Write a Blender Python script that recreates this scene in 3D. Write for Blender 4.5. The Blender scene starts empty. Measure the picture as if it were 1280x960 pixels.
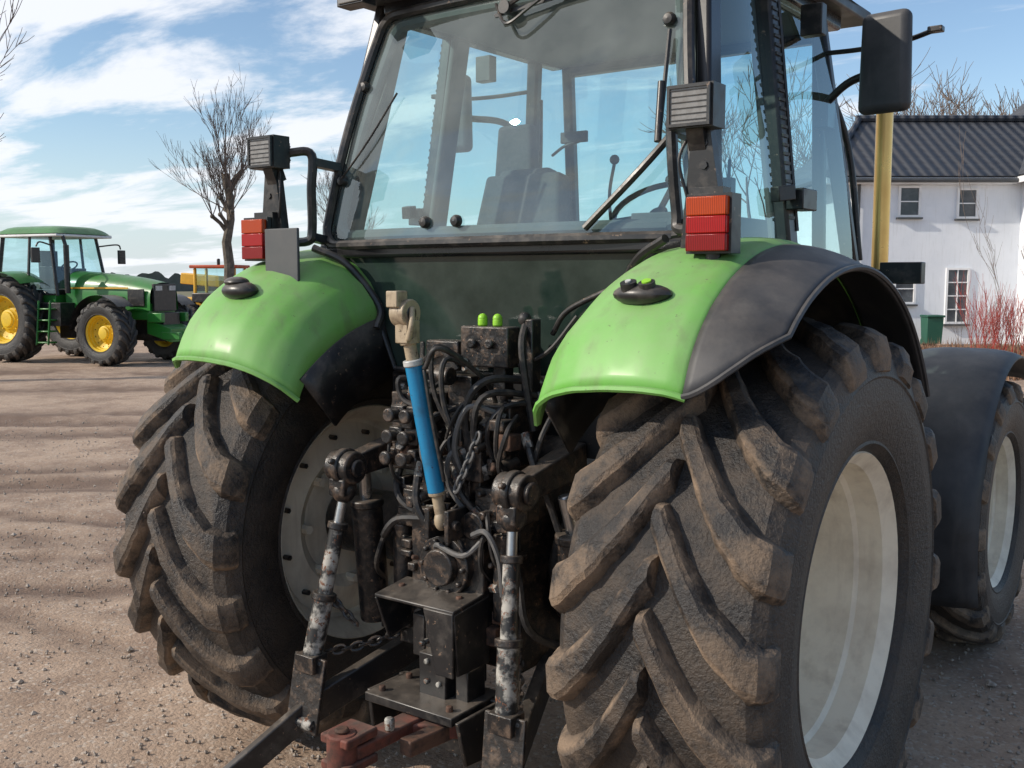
import bpy, math, random, bmesh
from math import sin, cos, pi, radians, atan2, sqrt
from mathutils import Vector, Matrix, noise
random.seed(7)
V=Vector
COL=bpy.context.scene.collection
GZ=-.025
# ------------------------------------------------------------------ materials
def newmat(name):
    m=bpy.data.materials.new(name); m.use_nodes=True
    nt=m.node_tree; b=nt.nodes['Principled BSDF']
    return m,nt,b
def N(nt,t,**k):
    n=nt.nodes.new(t)
    for a,v in k.items():
        if a in n.inputs.keys(): n.inputs[a].default_value=v
        else: setattr(n,a,v)
    return n
def noise_fac(nt,scale,detail=6,rough=.6,lo=.4,hi=.6,stretch=None):
    tc=nt.nodes.new('ShaderNodeTexCoord'); src=tc.outputs['Object']
    if stretch:
        mp=nt.nodes.new('ShaderNodeMapping'); mp.inputs['Scale'].default_value=stretch
        nt.links.new(src,mp.inputs[0]); src=mp.outputs[0]
    n=nt.nodes.new('ShaderNodeTexNoise'); n.inputs['Scale'].default_value=scale
    n.inputs['Detail'].default_value=detail; n.inputs['Roughness'].default_value=rough
    nt.links.new(src,n.inputs['Vector'])
    r=nt.nodes.new('ShaderNodeMapRange'); r.inputs[1].default_value=lo; r.inputs[2].default_value=hi
    nt.links.new(n.outputs[0],r.inputs[0])
    return r.outputs[0], n.outputs[0]
def mixc(nt,fac,a,b):
    m=nt.nodes.new('ShaderNodeMix'); m.data_type='RGBA'
    if isinstance(fac,(int,float)): m.inputs[0].default_value=fac
    else: nt.links.new(fac,m.inputs[0])
    for i,x in ((6,a),(7,b)):
        if isinstance(x,tuple): m.inputs[i].default_value=(*x[:3],1)
        else: nt.links.new(x,m.inputs[i])
    return m.outputs[2]
def bump(nt,b,h,strength=.3,dist=.01):
    bm=nt.nodes.new('ShaderNodeBump'); bm.inputs['Strength'].default_value=strength; bm.inputs['Distance'].default_value=dist
    nt.links.new(h,bm.inputs['Height']); nt.links.new(bm.outputs[0],b.inputs['Normal'])
def updust(nt,col,amount,dc=(.24,.20,.16)):
    g=nt.nodes.new('ShaderNodeNewGeometry'); s=nt.nodes.new('ShaderNodeSeparateXYZ'); nt.links.new(g.outputs['Normal'],s.inputs[0])
    r=N(nt,'ShaderNodeMapRange'); r.inputs[1].default_value=.0; r.inputs[2].default_value=1.; r.inputs[4].default_value=amount; nt.links.new(s.outputs[2],r.inputs[0])
    f,_=noise_fac(nt,7,7,.7,.3,.65); m=N(nt,'ShaderNodeMath',operation='MULTIPLY'); nt.links.new(r.outputs[0],m.inputs[0]); nt.links.new(f,m.inputs[1])
    return mixc(nt,m.outputs[0],col,dc)
def paint(name,c1,c2,rough=.5,scale=12,lo=.45,hi=.7,metal=0,rough2=None,bs=.15,bd=.004,coat=0,dust=0,speck=None,streak=None):
    m,nt,b=newmat(name)
    f,raw=noise_fac(nt,scale,7,.65,lo,hi)
    c=mixc(nt,f,c1,c2)
    if streak:
        s_,_=noise_fac(nt,14,5,.6,.52,.72,(1,1,.12)); mm_=N(nt,'ShaderNodeMath',operation='MULTIPLY'); nt.links.new(s_,mm_.inputs[0]); mm_.inputs[1].default_value=streak[1]; c=mixc(nt,mm_.outputs[0],c,streak[0])
    if speck:
        s_,_=noise_fac(nt,speck[1],3,.8,speck[2],speck[2]+.04); c=mixc(nt,s_,c,speck[0])
    if dust: c=updust(nt,c,dust)
    nt.links.new(c,b.inputs['Base Color'])
    b.inputs['Metallic'].default_value=metal
    r=nt.nodes.new('ShaderNodeMapRange'); r.inputs[3].default_value=rough; r.inputs[4].default_value=rough2 if rough2 is not None else min(1,rough+.25)
    nt.links.new(f,r.inputs[0]); nt.links.new(r.outputs[0],b.inputs['Roughness'])
    if coat: b.inputs['Coat Weight'].default_value=coat; b.inputs['Coat Roughness'].default_value=.2
    bump(nt,b,raw,bs,bd)
    return m
M={}
M['green']=paint('lime_paint',(.14,.41,.06),(.225,.43,.145),.46,2.6,.36,.70,coat=.05,bs=.06,dust=.42,speck=((.10,.15,.05),50,.67),streak=((.15,.22,.085),.6))
M['liner']=paint('fender_underside',(.015,.015,.015),(.06,.05,.04),.8,9,.4,.65)
M['black']=paint('black_satin',(.013,.013,.014),(.075,.064,.054),.36,14,.5,.78,dust=.5,speck=((.17,.115,.08),38,.65))
M['blackgl']=paint('black_gloss',(.012,.012,.013),(.045,.042,.04),.25,5,.55,.85,bs=.08,dust=.25)
M['blackext']=paint('black_plastic_dull',(.022,.023,.026),(.065,.065,.068),.40,4,.35,.7,dust=.3,streak=((.09,.085,.08),.5))
M['grease']=paint('oily_cast_iron',(.013,.013,.014),(.135,.09,.062),.28,26,.48,.74,bs=.6,bd=.008,dust=.55,speck=((.22,.13,.08),55,.64))
M['worn']=paint('worn_paint',(.02,.02,.02),(.38,.36,.32),.45,16,.46,.58,bs=.4,speck=((.15,.06,.03),40,.58))
M['rust']=paint('red_rust',(.17,.045,.028),(.06,.03,.022),.7,18,.4,.65,bs=.4,dust=.35)
M['rustbr']=paint('brown_rust',(.13,.065,.04),(.02,.018,.016),.75,18,.4,.65,bs=.4)
M['cream']=paint('cream_primer',(.38,.30,.20),(.17,.12,.08),.5,25,.48,.72,speck=((.06,.045,.03),40,.62))
M['blue']=paint('blue_paint',(.01,.20,.40),(.02,.10,.18),.4,14,.5,.8,speck=((.03,.04,.045),50,.66))
M['white']=paint('grey_white_metal',(.5,.5,.48),(.2,.19,.18),.4,20,.5,.75)
M['chrome']=paint('dull_chrome',(.5,.5,.5),(.3,.28,.25),.25,20,.4,.8,metal=.9)
M['brass']=paint('exhaust_steel',(.90,.55,.18),(.75,.40,.12),.25,5,.3,.8,metal=.7,rough2=.35,bs=.03)
M['rim']=paint('rim_grey',(.84,.76,.61),(.60,.52,.41),.45,5,.45,.75,streak=((.38,.30,.22),.4))
M['rimyel']=paint('rim_yellow',(.75,.5,.02),(.5,.33,.03),.5,4,.45,.8)
M['hose']=paint('rubber_hose',(.016,.016,.017),(.08,.066,.055),.5,30,.45,.75)
M['hoseg']=paint('grey_hose',(.10,.10,.10),(.18,.165,.15),.55,30,.45,.75)
M['cap']=paint('lime_cap',(.28,.6,.03),(.2,.4,.05),.4,20)
M['seat']=paint('seat_cloth',(.06,.065,.065),(.10,.10,.10),.9,60,.3,.7)
M['trim']=paint('cab_trim_grey',(.10,.105,.105),(.15,.15,.15),.7,10,.3,.8)
M['jdgreen']=paint('dark_green_paint',(.02,.19,.022),(.03,.14,.03),.35,3,.4,.8,coat=.2,dust=.2)
M['yellow']=paint('yellow_paint',(.70,.38,.02),(.45,.25,.03),.5,3,.4,.8)
M['redroof']=paint('red_plastic',(.45,.07,.02),(.3,.05,.02),.5,3,.4,.8)
M['plate']=paint('grey_plate',(.05,.055,.06),(.09,.09,.09),.45,8,.3,.8)
M['wall']=paint('white_render',(.80,.82,.85),(.70,.73,.77),.85,1.2,.3,.8,streak=((.55,.56,.56),.35))
M['fascia']=paint('white_wood',(.8,.8,.8),(.7,.7,.7),.6,3)
M['bark']=paint('bark',(.17,.14,.11),(.08,.065,.05),.9,8,.35,.65,bs=.6,bd=.03)
M['twig']=paint('twigs',(.22,.17,.14),(.14,.11,.09),.9,3,.35,.65)
M['redtwig']=paint('red_twigs',(.45,.05,.04),(.27,.06,.045),.8,3,.35,.65)
M['drygrass']=paint('dry_grass',(.32,.20,.12),(.20,.10,.065),.9,6,.35,.65)
M['hedge']=paint('far_trees',(.16,.15,.13),(.10,.11,.08),.95,.5,.35,.65)
M['bin']=paint('green_bin',(.01,.08,.05),(.02,.1,.06),.5,3)
M['lens']=paint('lamp_glass',(.24,.23,.215),(.13,.12,.11),.15,40)
m,nt,b=newmat('roof_tiles')
tc=nt.nodes.new('ShaderNodeTexCoord'); wv=N(nt,'ShaderNodeTexWave',Scale=1.05); wv.bands_direction='X'; nt.links.new(tc.outputs['Object'],wv.inputs[0])
wv2=N(nt,'ShaderNodeTexWave',Scale=.85); wv2.bands_direction='Y'; wv2.wave_profile='SAW'; nt.links.new(tc.outputs['Object'],wv2.inputs[0])
ad=N(nt,'ShaderNodeMath',operation='ADD'); nt.links.new(wv.outputs[1],ad.inputs[0]); nt.links.new(wv2.outputs[1],ad.inputs[1])
f,_=noise_fac(nt,2,6,.7,.3,.7); cc_=mixc(nt,ad.outputs[0],(.02,.022,.028),(.055,.06,.07)); nt.links.new(mixc(nt,f,cc_,(.045,.045,.05)),b.inputs['Base Color']); b.inputs['Roughness'].default_value=.5
bump(nt,b,ad.outputs[0],.7,.06); M['roof']=m
def lensmat(name,c):
    m,nt,b=newmat(name)
    tc=nt.nodes.new('ShaderNodeTexCoord'); w=N(nt,'ShaderNodeTexWave',Scale=60.); w.bands_direction='X'; nt.links.new(tc.outputs['Object'],w.inputs[0])
    nt.links.new(mixc(nt,w.outputs[1],c,tuple(x*.45 for x in c)),b.inputs['Base Color'])
    b.inputs['Roughness'].default_value=.2; b.inputs['Specular IOR Level'].default_value=.35
    bump(nt,b,w.outputs[1],.2,.002); return m
M['red']=lensmat('red_lens',(.42,.004,.004)); M['orange']=lensmat('orange_lens',(.50,.055,.003)); M['dred']=lensmat('dark_red_lens',(.27,.004,.004))
def glassmat(name,tint,refl,dust):
    m=bpy.data.materials.new(name); m.use_nodes=True; nt=m.node_tree; nt.nodes.clear()
    o=nt.nodes.new('ShaderNodeOutputMaterial'); t=nt.nodes.new('ShaderNodeBsdfTransparent'); t.inputs[0].default_value=(*tint,1)
    g=nt.nodes.new('ShaderNodeBsdfGlossy'); g.inputs['Roughness'].default_value=0.0; g.inputs[0].default_value=(.9,.97,.95,1)
    d=nt.nodes.new('ShaderNodeBsdfDiffuse'); d.inputs[0].default_value=(.40,.43,.40,1)
    ge=nt.nodes.new('ShaderNodeNewGeometry'); io=N(nt,'ShaderNodeMapRange'); io.inputs[3].default_value=1.5; io.inputs[4].default_value=1/1.5; nt.links.new(ge.outputs['Backfacing'],io.inputs[0])
    fr=nt.nodes.new('ShaderNodeFresnel'); nt.links.new(io.outputs[0],fr.inputs[0])
    mu=N(nt,'ShaderNodeMath',operation='MULTIPLY_ADD'); nt.links.new(fr.outputs[0],mu.inputs[0]); mu.inputs[1].default_value=1.25; mu.inputs[2].default_value=refl
    f,_=noise_fac(nt,4,6,.6,.25,.8); mu2=N(nt,'ShaderNodeMath',operation='MULTIPLY'); nt.links.new(f,mu2.inputs[0]); mu2.inputs[1].default_value=dust  # patchy grey film: dust, plus hazy reflection painted in as diffuse colour
    a=nt.nodes.new('ShaderNodeMixShader'); nt.links.new(mu2.outputs[0],a.inputs[0]); nt.links.new(t.outputs[0],a.inputs[1]); nt.links.new(d.outputs[0],a.inputs[2])
    c=nt.nodes.new('ShaderNodeMixShader'); nt.links.new(mu.outputs[0],c.inputs[0]); nt.links.new(a.outputs[0],c.inputs[1]); nt.links.new(g.outputs[0],c.inputs[2])
    nt.links.new(c.outputs[0],o.inputs[0]); return m
M['glass']=glassmat('tinted_glass',(.76,.94,.93),.05,.24)
M['glass2']=glassmat('side_glass',(.76,.94,.96),.03,.05)
M['winglass']=paint('window_dark',(.05,.06,.07),(.12,.13,.14),.08,2)
m,nt,b=newmat('dark_lower_glass')
f,_=noise_fac(nt,5,5,.6,.3,.7); nt.links.new(mixc(nt,f,(.010,.022,.018),(.04,.058,.05)),b.inputs['Base Color']); b.inputs['Roughness'].default_value=.08; M['dglass']=m
def tyremat(name,dust):
    m,nt,b=newmat(name)
    at=nt.nodes.new('ShaderNodeAttribute'); at.attribute_name='dirt'
    f,raw=noise_fac(nt,6.5,9,.74,.42,.58)
    f2,raw2=noise_fac(nt,80,4,.7,.3,.7)
    mu=N(nt,'ShaderNodeMath',operation='MULTIPLY'); nt.links.new(at.outputs['Fac'],mu.inputs[0]); nt.links.new(f,mu.inputs[1])
    ad=N(nt,'ShaderNodeMath',operation='MULTIPLY_ADD'); nt.links.new(at.outputs['Fac'],ad.inputs[0]); ad.inputs[1].default_value=.07; nt.links.new(mu.outputs[0],ad.inputs[2])
    m2=N(nt,'ShaderNodeMath',operation='MULTIPLY_ADD'); m2.use_clamp=True
    nt.links.new(f2,m2.inputs[0]); m2.inputs[1].default_value=.04; nt.links.new(ad.outputs[0],m2.inputs[2])
    nt.links.new(mixc(nt,m2.outputs[0],(.013,.013,.014),dust),b.inputs['Base Color'])
    r=nt.nodes.new('ShaderNodeMapRange'); r.inputs[3].default_value=.42; r.inputs[4].default_value=.95; nt.links.new(m2.outputs[0],r.inputs[0]); nt.links.new(r.outputs[0],b.inputs['Roughness'])
    s=N(nt,'ShaderNodeMath',operation='ADD'); nt.links.new(raw,s.inputs[0]); nt.links.new(raw2,s.inputs[1])
    bump(nt,b,s.outputs[0],.6,.014); return m
M['tyre']=tyremat('muddy_rubber',(.24,.17,.115)); M['tyre2']=tyremat('rubber',(.10,.085,.07))
# ------------------------------------------------------------------ mesh builder
class MB:
    def __init__(s): s.v=[]; s.f=[]; s.m=[]; s.mats=[]; s.cur=0; s.d=[]; s.dirt=0.
    def mat(s,k):
        if k not in s.mats: s.mats.append(k)
        s.cur=s.mats.index(k); return s
    def add(s,vs,fs,dirt=None):
        o=len(s.v); s.v+= [tuple(x) for x in vs]; s.d += (dirt if dirt is not None else [s.dirt]*len(vs))
        for f in fs: s.f.append([o+i for i in f]); s.m.append(s.cur)
    def box(s,c,size,rot=None,taper=(1,1)):
        hx,hy,hz=[a/2 for a in size]; R=rot or Matrix.Identity(3); c=V(c)
        vs=[]
        for z in (-1,1):
            tx,ty=(1,1) if z<0 else taper
            for x,y in ((-1,-1),(1,-1),(1,1),(-1,1)): vs.append(c+R@V((x*hx*tx,y*hy*ty,z*hz)))
        s.add(vs,[(3,2,1,0),(4,5,6,7),(0,1,5,4),(1,2,6,5),(2,3,7,6),(3,0,4,7)]); return s
    def beam(s,p1,p2,w,h,up=(0,0,1),w2=None,h2=None):
        p1=V(p1);p2=V(p2);d=(p2-p1).normalized();u=V(up); x=d.cross(u)
        if x.length<1e-4: x=d.cross(V((1,0,0)))
        x.normalize(); y=x.cross(d).normalized(); w2=w if w2 is None else w2; h2=h if h2 is None else h2
        vs=[]
        for p,a,b2 in ((p1,w,h),(p2,w2,h2)):
            for i,j in ((-1,-1),(1,-1),(1,1),(-1,1)): vs.append(p+x*i*a/2+y*j*b2/2)
        s.add(vs,[(3,2,1,0),(4,5,6,7),(0,1,5,4),(1,2,6,5),(2,3,7,6),(3,0,4,7)]); return s
    def tube(s,pts,r,n=8,smooth=True,cap=True):
        P=[V(p) for p in pts]
        if smooth and len(P)>2:
            Q=[]; E=[P[0]*2-P[1]]+P+[P[-1]*2-P[-2]]
            for i in range(1,len(E)-2):
                for k in range(6):
                    t=k/6; a,b_,c,d=E[i-1:i+3]
                    Q.append(.5*((2*b_)+(c-a)*t+(2*a-5*b_+4*c-d)*t*t+(3*b_-a-3*c+d)*t**3))
            Q.append(P[-1]); rr=[r]*len(Q) if not isinstance(r,(list,tuple)) else [r[0]+(r[-1]-r[0])*i/(len(Q)-1) for i in range(len(Q))]; P=Q
        else: rr=list(r) if isinstance(r,(list,tuple)) else [r]*len(P)
        vs=[];fs=[]; ref=None
        for i,p in enumerate(P):
            d=(P[min(i+1,len(P)-1)]-P[max(i-1,0)]).normalized()
            if ref is None:
                ref=d.orthogonal().normalized()
            else:
                ref=(ref-d*ref.dot(d)); ref = ref.normalized() if ref.length>1e-5 else d.orthogonal().normalized()
            b2=d.cross(ref)
            for k in range(n): a=2*pi*k/n; vs.append(p+(ref*cos(a)+b2*sin(a))*rr[i])
        for i in range(len(P)-1):
            for k in range(n): fs.append((i*n+k,i*n+(k+1)%n,(i+1)*n+(k+1)%n,(i+1)*n+k))
        if cap: fs.append(tuple(range(n))[::-1]); fs.append(tuple((len(P)-1)*n+k for k in range(n)))
        s.add(vs,fs); return s
    def cyl(s,p1,p2,r,r2=None,n=20): return s.tube([p1,p2],[r,r if r2 is None else r2],n,False)
    def lathe(s,prof,c=(0,0,0),ax='x',n=48,dirt=None):
        vs=[];fs=[];ds=[]; c=V(c)
        for k in range(n):
            a=2*pi*k/n
            for i,(r,x) in enumerate(prof):
                if ax=='x': p=V((x,r*cos(a),r*sin(a)))
                elif ax=='y': p=V((r*cos(a),x,r*sin(a)))
                else: p=V((r*cos(a),r*sin(a),x))
                vs.append(c+p); ds.append(dirt[i] if dirt else s.dirt)
        m=len(prof)
        for k in range(n):
            for i in range(m-1): fs.append((k*m+i,k*m+i+1,((k+1)%n)*m+i+1,((k+1)%n)*m+i))
        s.add(vs,fs,ds); return s
    def ball(s,c,r,n=12):
        rx=r if isinstance(r,(tuple,list)) else (r,r,r); c=V(c); vs=[];fs=[]
        for i in range(n+1):
            t=pi*i/n
            for k in range(n*2):
                a=pi*k/n; vs.append(c+V((rx[0]*sin(t)*cos(a),rx[1]*sin(t)*sin(a),rx[2]*cos(t))))
        for i in range(n):
            for k in range(n*2): fs.append((i*2*n+k,i*2*n+(k+1)%(2*n),(i+1)*2*n+(k+1)%(2*n),(i+1)*2*n+k))
        s.add(vs,fs); return s
    def grid(s,fn,nu,nv):
        vs=[fn(i/nu,j/nv) for i in range(nu+1) for j in range(nv+1)]
        fs=[(i*(nv+1)+j,(i+1)*(nv+1)+j,(i+1)*(nv+1)+j+1,i*(nv+1)+j+1) for i in range(nu) for j in range(nv)]
        s.add(vs,fs); return s
    def prism(s,poly,d):
        n=len(poly); d=V(d); vs=[V(p) for p in poly]+[V(p)+d for p in poly]
        s.add(vs,[tuple(range(n))[::-1],tuple(range(n,2*n))]+[(i,(i+1)%n,n+(i+1)%n,n+i) for i in range(n)]); return s
    def poly(s,pts): s.add([V(p) for p in pts],[tuple(range(len(pts)))]); return s
    def obj(s,name,parent=None,bevel=0,solid=0,ang=35,smooth=True,attr=False,seg=2):
        me=bpy.data.meshes.new(name); me.from_pydata(s.v,[],s.f); me.validate(clean_customdata=False)
        for k in s.mats: me.materials.append(M[k])
        if len(me.polygons)==len(s.m): me.polygons.foreach_set('material_index',s.m)
        if attr:
            a=me.color_attributes.new('dirt','FLOAT_COLOR','POINT')
            fl=[]; 
            for d in s.d: fl+=[d,d,d,1]
            a.data.foreach_set('color',fl)
        bm=bmesh.new(); bm.from_mesh(me); bmesh.ops.recalc_face_normals(bm,faces=bm.faces); bm.to_mesh(me); bm.free()
        if smooth:
            me.polygons.foreach_set('use_smooth',[True]*len(me.polygons)); me.set_sharp_from_angle(angle=radians(ang))
        o=bpy.data.objects.new(name,me); COL.objects.link(o)
        if solid: md=o.modifiers.new('s','SOLIDIFY'); md.thickness=solid; md.offset=-1
        if bevel: md=o.modifiers.new('b','BEVEL'); md.width=bevel; md.segments=seg; md.limit_method='ANGLE'; md.angle_limit=radians(40)
        if parent: o.parent=parent
        return o
def empty(name,loc=(0,0,0),rz=0):
    e=bpy.data.objects.new(name,None); COL.objects.link(e); e.location=loc; e.rotation_euler=(0,0,rz); return e
# ------------------------------------------------------------------ wheel
def make_tyre(mb,c,R,W,rb,nl,matk,lugh=.048):
    mb.mat(matk); hw=W/2; Rt=R-lugh; H=Rt-rb
    A=[(0,.82),(.03,.89),(.07,.93),(.085,.955),(.11,.945),(.21,.99),(.45,1.05),(.64,1.04),(.66,1.055),(.70,1.04),(.83,.985),(.91,.88),(.965,.6),(1,0)]
    half=[(rb+a*H,x*hw) for a,x in A]
    prof=[(r,-x) for r,x in half]+[(r,x) for r,x in half[:-1]][::-1]
    dh=[.1,.1,.14,.14,.14,.14,.14,.14,.16,.22,.3,.3,.2,.12]; dirt=dh+dh[:-1][::-1]
    mb.lathe(prof,c,n=80,dirt=dirt)
    path=half[::-1]
    L=[0]
    for i in range(1,len(path)): L.append(L[-1]+math.dist(path[i],path[i-1]))
    def at(s):
        for i in range(1,len(path)):
            if s<=L[i]:
                t=(s-L[i-1])/(L[i]-L[i-1]); a,b=path[i-1],path[i]
                r=a[0]+(b[0]-a[0])*t; x=a[1]+(b[1]-a[1])*t; tx,tr=b[1]-a[1],b[0]-a[0]; l=math.hypot(tx,tr); return r,x,(-tr/l,tx/l)
        return at(L[-1]-1e-6)
    smax=L[3]+ (L[4]-L[3])*1.0; sw=.42*W/.56*.82/R; c=V(c); K=18; kk=W/.56
    for sd in (-1,1):
        for k in range(nl):
            ph0=2*pi*(k+(.5 if sd>0 else 0))/nl; vs=[];ds=[]
            jit=random.uniform(-.006,.006); dj=random.uniform(.6,1.15)
            for i in range(K+1):
                s_=-.012+(smax+.012)*i/K
                r,x,(nx,nr)=at(max(s_,0)); 
                if s_<0: x=s_
                q=min(1,max(0,x)/(hw*.97)); ph=ph0+jit+sw*(1-(1-q)**1.45)
                f=i/K; w=(.030+.014*f)*kk
                if i==0: w=.018*kk
                h=lugh*(1 if f<.76 else 1-(f-.76)/.24*.80)
                wob=.006*noise.noise(V((k*1.7+sd*9,i*.7,sd*3))); h*=1+.14*noise.noise(V((k*2.3,i*1.1,5+sd)))
                w*=1+.12*noise.noise(V((k*3.3,i*.9,15+sd)))
                df=dj*(.15+.85*f)
                bw=.022*kk; md=.012*noise.noise(V((k*1.3,i*1.7,25+sd)))
                sec=[(-w-bw-abs(md),-.006,.35),(-w-.006,h*.78,1.1),(-w+.010,h,.8*df+.12),(w-.010,h,.75*df+.08),(w+.006,h*.78,1.1),(w+bw+abs(md),-.006,.45)]
                for u,hh,dd in sec:
                    rr=r+nr*hh; xx=x+nx*hh; a=ph+(u*1.25+wob)/R
                    vs.append(c+V((sd*xx,rr*cos(a),rr*sin(a)))); ds.append(dd)
            fs=[]
            for i in range(K):
                for j in range(5): fs.append((i*6+j,(i+1)*6+j,(i+1)*6+j+1,i*6+j+1))
            fs.append((0,1,2,3,4,5)); fs.append(tuple(K*6+j for j in range(6)))
            mb.add(vs,fs,ds)
def make_rim(mb,c,r,W,side,matk,disc=.02,hub=.16,hubmat='grease'):
    hw=W/2*.86; mb.mat(matk); s=side
    prof=[(r*.955,-hw*.9),(r,-hw),(r*1.02,-hw*.96),(r*.985,-hw*.88),(r*.93,-hw*.8),(r*.90,-hw*.3),(r*.90,hw*.35),(r*.93,hw*.8),(r*.985,hw*.88),(r*1.02,hw*.96),(r,hw),(r*.955,hw*.9)]
    prof2=[(r*.955,hw*.9),(r*.925,hw*.84),(r*.92,hw*.55),(r*.885,hw*.48),(r*.87,disc+.07),(r*.84,disc+.02),(r*.6,disc-.03),(r*.5,disc),(hub*1.35,disc+.01),(hub*1.25,disc+.03)]
    prof3=[(r*.955,-hw*.9),(r*.9,-hw*.75),(r*.875,-hw*.3) if -hw*.3<disc-.03 else (r*.885,-hw*.7),(r*.87,disc-.02),(r*.84,disc-.012),(r*.6,disc-.042),(r*.5,disc-.012),(.05,disc-.012)]
    for p in (prof,prof2,prof3): mb.lathe([(a,b*s) for a,b in p],c,n=64)
    mb.mat(hubmat); mb.lathe([(a,b*s) for a,b in [(hub*1.25,disc+.03),(hub*1.2,disc+.05),(hub,disc+.06),(hub*.9,disc+.09),(hub*.5,disc+.10),(.001,disc+.10)]],c,n=40)
    for k in range(8):
        a=2*pi*k/8; p=V(c)+V((s*(disc+.0),hub*1.6*cos(a),hub*1.6*sin(a))); mb.cyl(p-V((.06*s,0,0)),p+V((s*.025,0,0)),.018,n=6)
    mb.mat('grease')
    for k in range(12):
        a=2*pi*(k+.5)/12; p=V(c)+V((s*(disc-.02),r*.76*cos(a),r*.76*sin(a))); mb.cyl(p-V((.03*s,0,0)),p+V((s*.03,0,0)),.011,n=6)
def wheel(name,parent,c,R,W,rb,nl,side,tm='tyre',rm='rim',lugh=.048,disc=.02):
    e=empty(name); e.parent=parent
    t=MB(); make_tyre(t,c,R,W,rb,nl,tm,lugh); t.obj(name+'_tyre',e,attr=True,ang=28)
    q=MB(); make_rim(q,c,rb,W,side,rm,disc,hub=.15*rb/.45,hubmat=rm); q.obj(name+'_rim',e,ang=30)
# ================================================================== foreground tractor
T=empty('tractor')
RX,RZ,RR=.955,.82,.848
for sd,n in ((1,'rear_wheel_right'),(-1,'rear_wheel_left')): wheel(n,T,(sd*RX,0,RZ),RR,.565,.46,20,sd,disc=-.10)
for sd,n in ((1,'front_wheel_right'),(-1,'front_wheel_left')): wheel(n,T,(sd*.93,2.52,.64),.67,.44,.37,17,sd,lugh=.038,disc=-.03)
def lerpt(tab,x):
    if x<=tab[0][0]: return tab[0][1]
    for (a,b),(c,d) in zip(tab,tab[1:]):
        if x<=c:
            t=(x-a)/(c-a); return b+(d-b)*t
    return tab[-1][1]
crown=[(35,1.05),(60,1.07),(90,1.08),(105,1.078),(115,1.072),(122,1.06),(128,1.04),(132,1.015),(136,.985)]
sec=[(.485,-.25),(.50,-.19),(.54,-.12),(.60,-.062),(.68,-.022),(.78,-.004),(.88,0),(.96,-.008),(1.0,-.03)]
def fr(a,x):
    base=lerpt(crown,a); d=lerpt(sec,x); k=1-.25*max(0,(a-115)/22)
    return base+d*k
for sd,n in ((1,'right'),(-1,'left')):
    mb=MB().mat('green')
    def fn(u,v,sd=sd):
        a=136+(48-136)*u; x=.485+(1.0-.485)*v; r=fr(a,x)-(.03*max(0,(v-.93)/.07)**2 if sd<0 else 0); ar=radians(a)
        r+=.003*noise.noise(V((a*.08,x*5,sd)))
        return V((sd*x, r*cos(ar), RZ+r*sin(ar)))
    mb.grid(fn,44,28); mb.obj('fender_'+n,T,solid=.012,ang=60)
    mb=MB().mat('liner'); mb.grid(lambda u,v:V((sd*(.50+.497*v),(fr(135.5-88*u,.50+.497*v)-.016)*cos(radians(135.5-88*u)),RZ+(fr(135.5-88*u,.50+.497*v)-.016)*sin(radians(135.5-88*u)))),40,14); mb.obj('fender_liner_'+n,T,ang=60)
    mb=MB().mat('green'); mb.tube([fn(0,j/20,sd) for j in range(21)],.009,6,False); mb.obj('fender_lip_'+n,T)
    if sd>0:
        mb=MB().mat('blackext')
        def fe(u,v,sd=sd):
            a0=136.0-13*v**1.6; a1=33+3*v; a=a0+(a1-a0)*u; x=.993+.20*v
            r=fr(a,.995)+.004-.06*v**2.0-.02*u*v ; ar=radians(a)
            return V((sd*x, r*cos(ar), RZ+r*sin(ar)))
        mb.grid(fe,44,10); mb.obj('fender_extension_'+n,T,solid=.014,ang=60)
        mb=MB().mat('blackext'); mb.tube([fe(0,j/10) for j in range(11)]+[fe(i/30,1) for i in range(1,31)],.008,6,False); mb.obj('fender_extension_lip',T)
    mb=MB().mat('black')
    def fw(u,v,sd=sd):
        a=radians(132-88*u); r=.60+.235*v; return V((sd*.492,r*cos(a),RZ+r*sin(a)))
    mb.grid(fw,24,2); mb.obj('fender_inner_'+n,T,solid=.01)
    mb=MB().mat('black'); mb.tube([(sd*.72,-.27,1.89),(sd*.60,-.22,1.83),(sd*.49,-.17,1.68),(sd*.475,-.2,1.60)],.014); mb.obj('fender_trim_'+n,T)
    mb=MB().mat('blackext')
    def ff(u,v,sd=sd):
        a=radians(203-150*u); x=.68+.50*v; e=abs(v-.5)*2; r=.79-.035*e**4; return V((sd*x,2.50+r*cos(a),.65+r*sin(a)))
    mb.grid(ff,36,12); mb.obj('front_fender_'+n,T,solid=.012,ang=60)
    mb=MB().mat('black').tube([(sd*.5,2.5,.75),(sd*.66,2.5,.95),(sd*.68,2.5,1.35),(sd*.95,2.5,1.42)],.025); mb.obj('front_fender_bracket_'+n,T)
mb=MB().mat('black')
mb.ball((.80,-.545,1.735),(.085,.05,.03),10); mb.mat('hose'); mb.cyl((.775,-.565,1.735),(.775,-.578,1.768),.022,n=16); mb.cyl((.825,-.558,1.735),(.825,-.571,1.768),.022,n=16)
mb.mat('cap'); mb.cyl((.825,-.571,1.768),(.825,-.573,1.772),.013,n=12); mb.mat('white'); mb.cyl((.775,-.578,1.768),(.775,-.580,1.772),.008,n=12)
mb.obj('fender_button_right',T)
mb=MB().mat('black'); mb.ball((-.80,-.545,1.735),(.08,.05,.035),10); mb.ball((-.81,-.55,1.765),(.05,.04,.02),8); mb.obj('fender_button_left',T)
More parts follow.
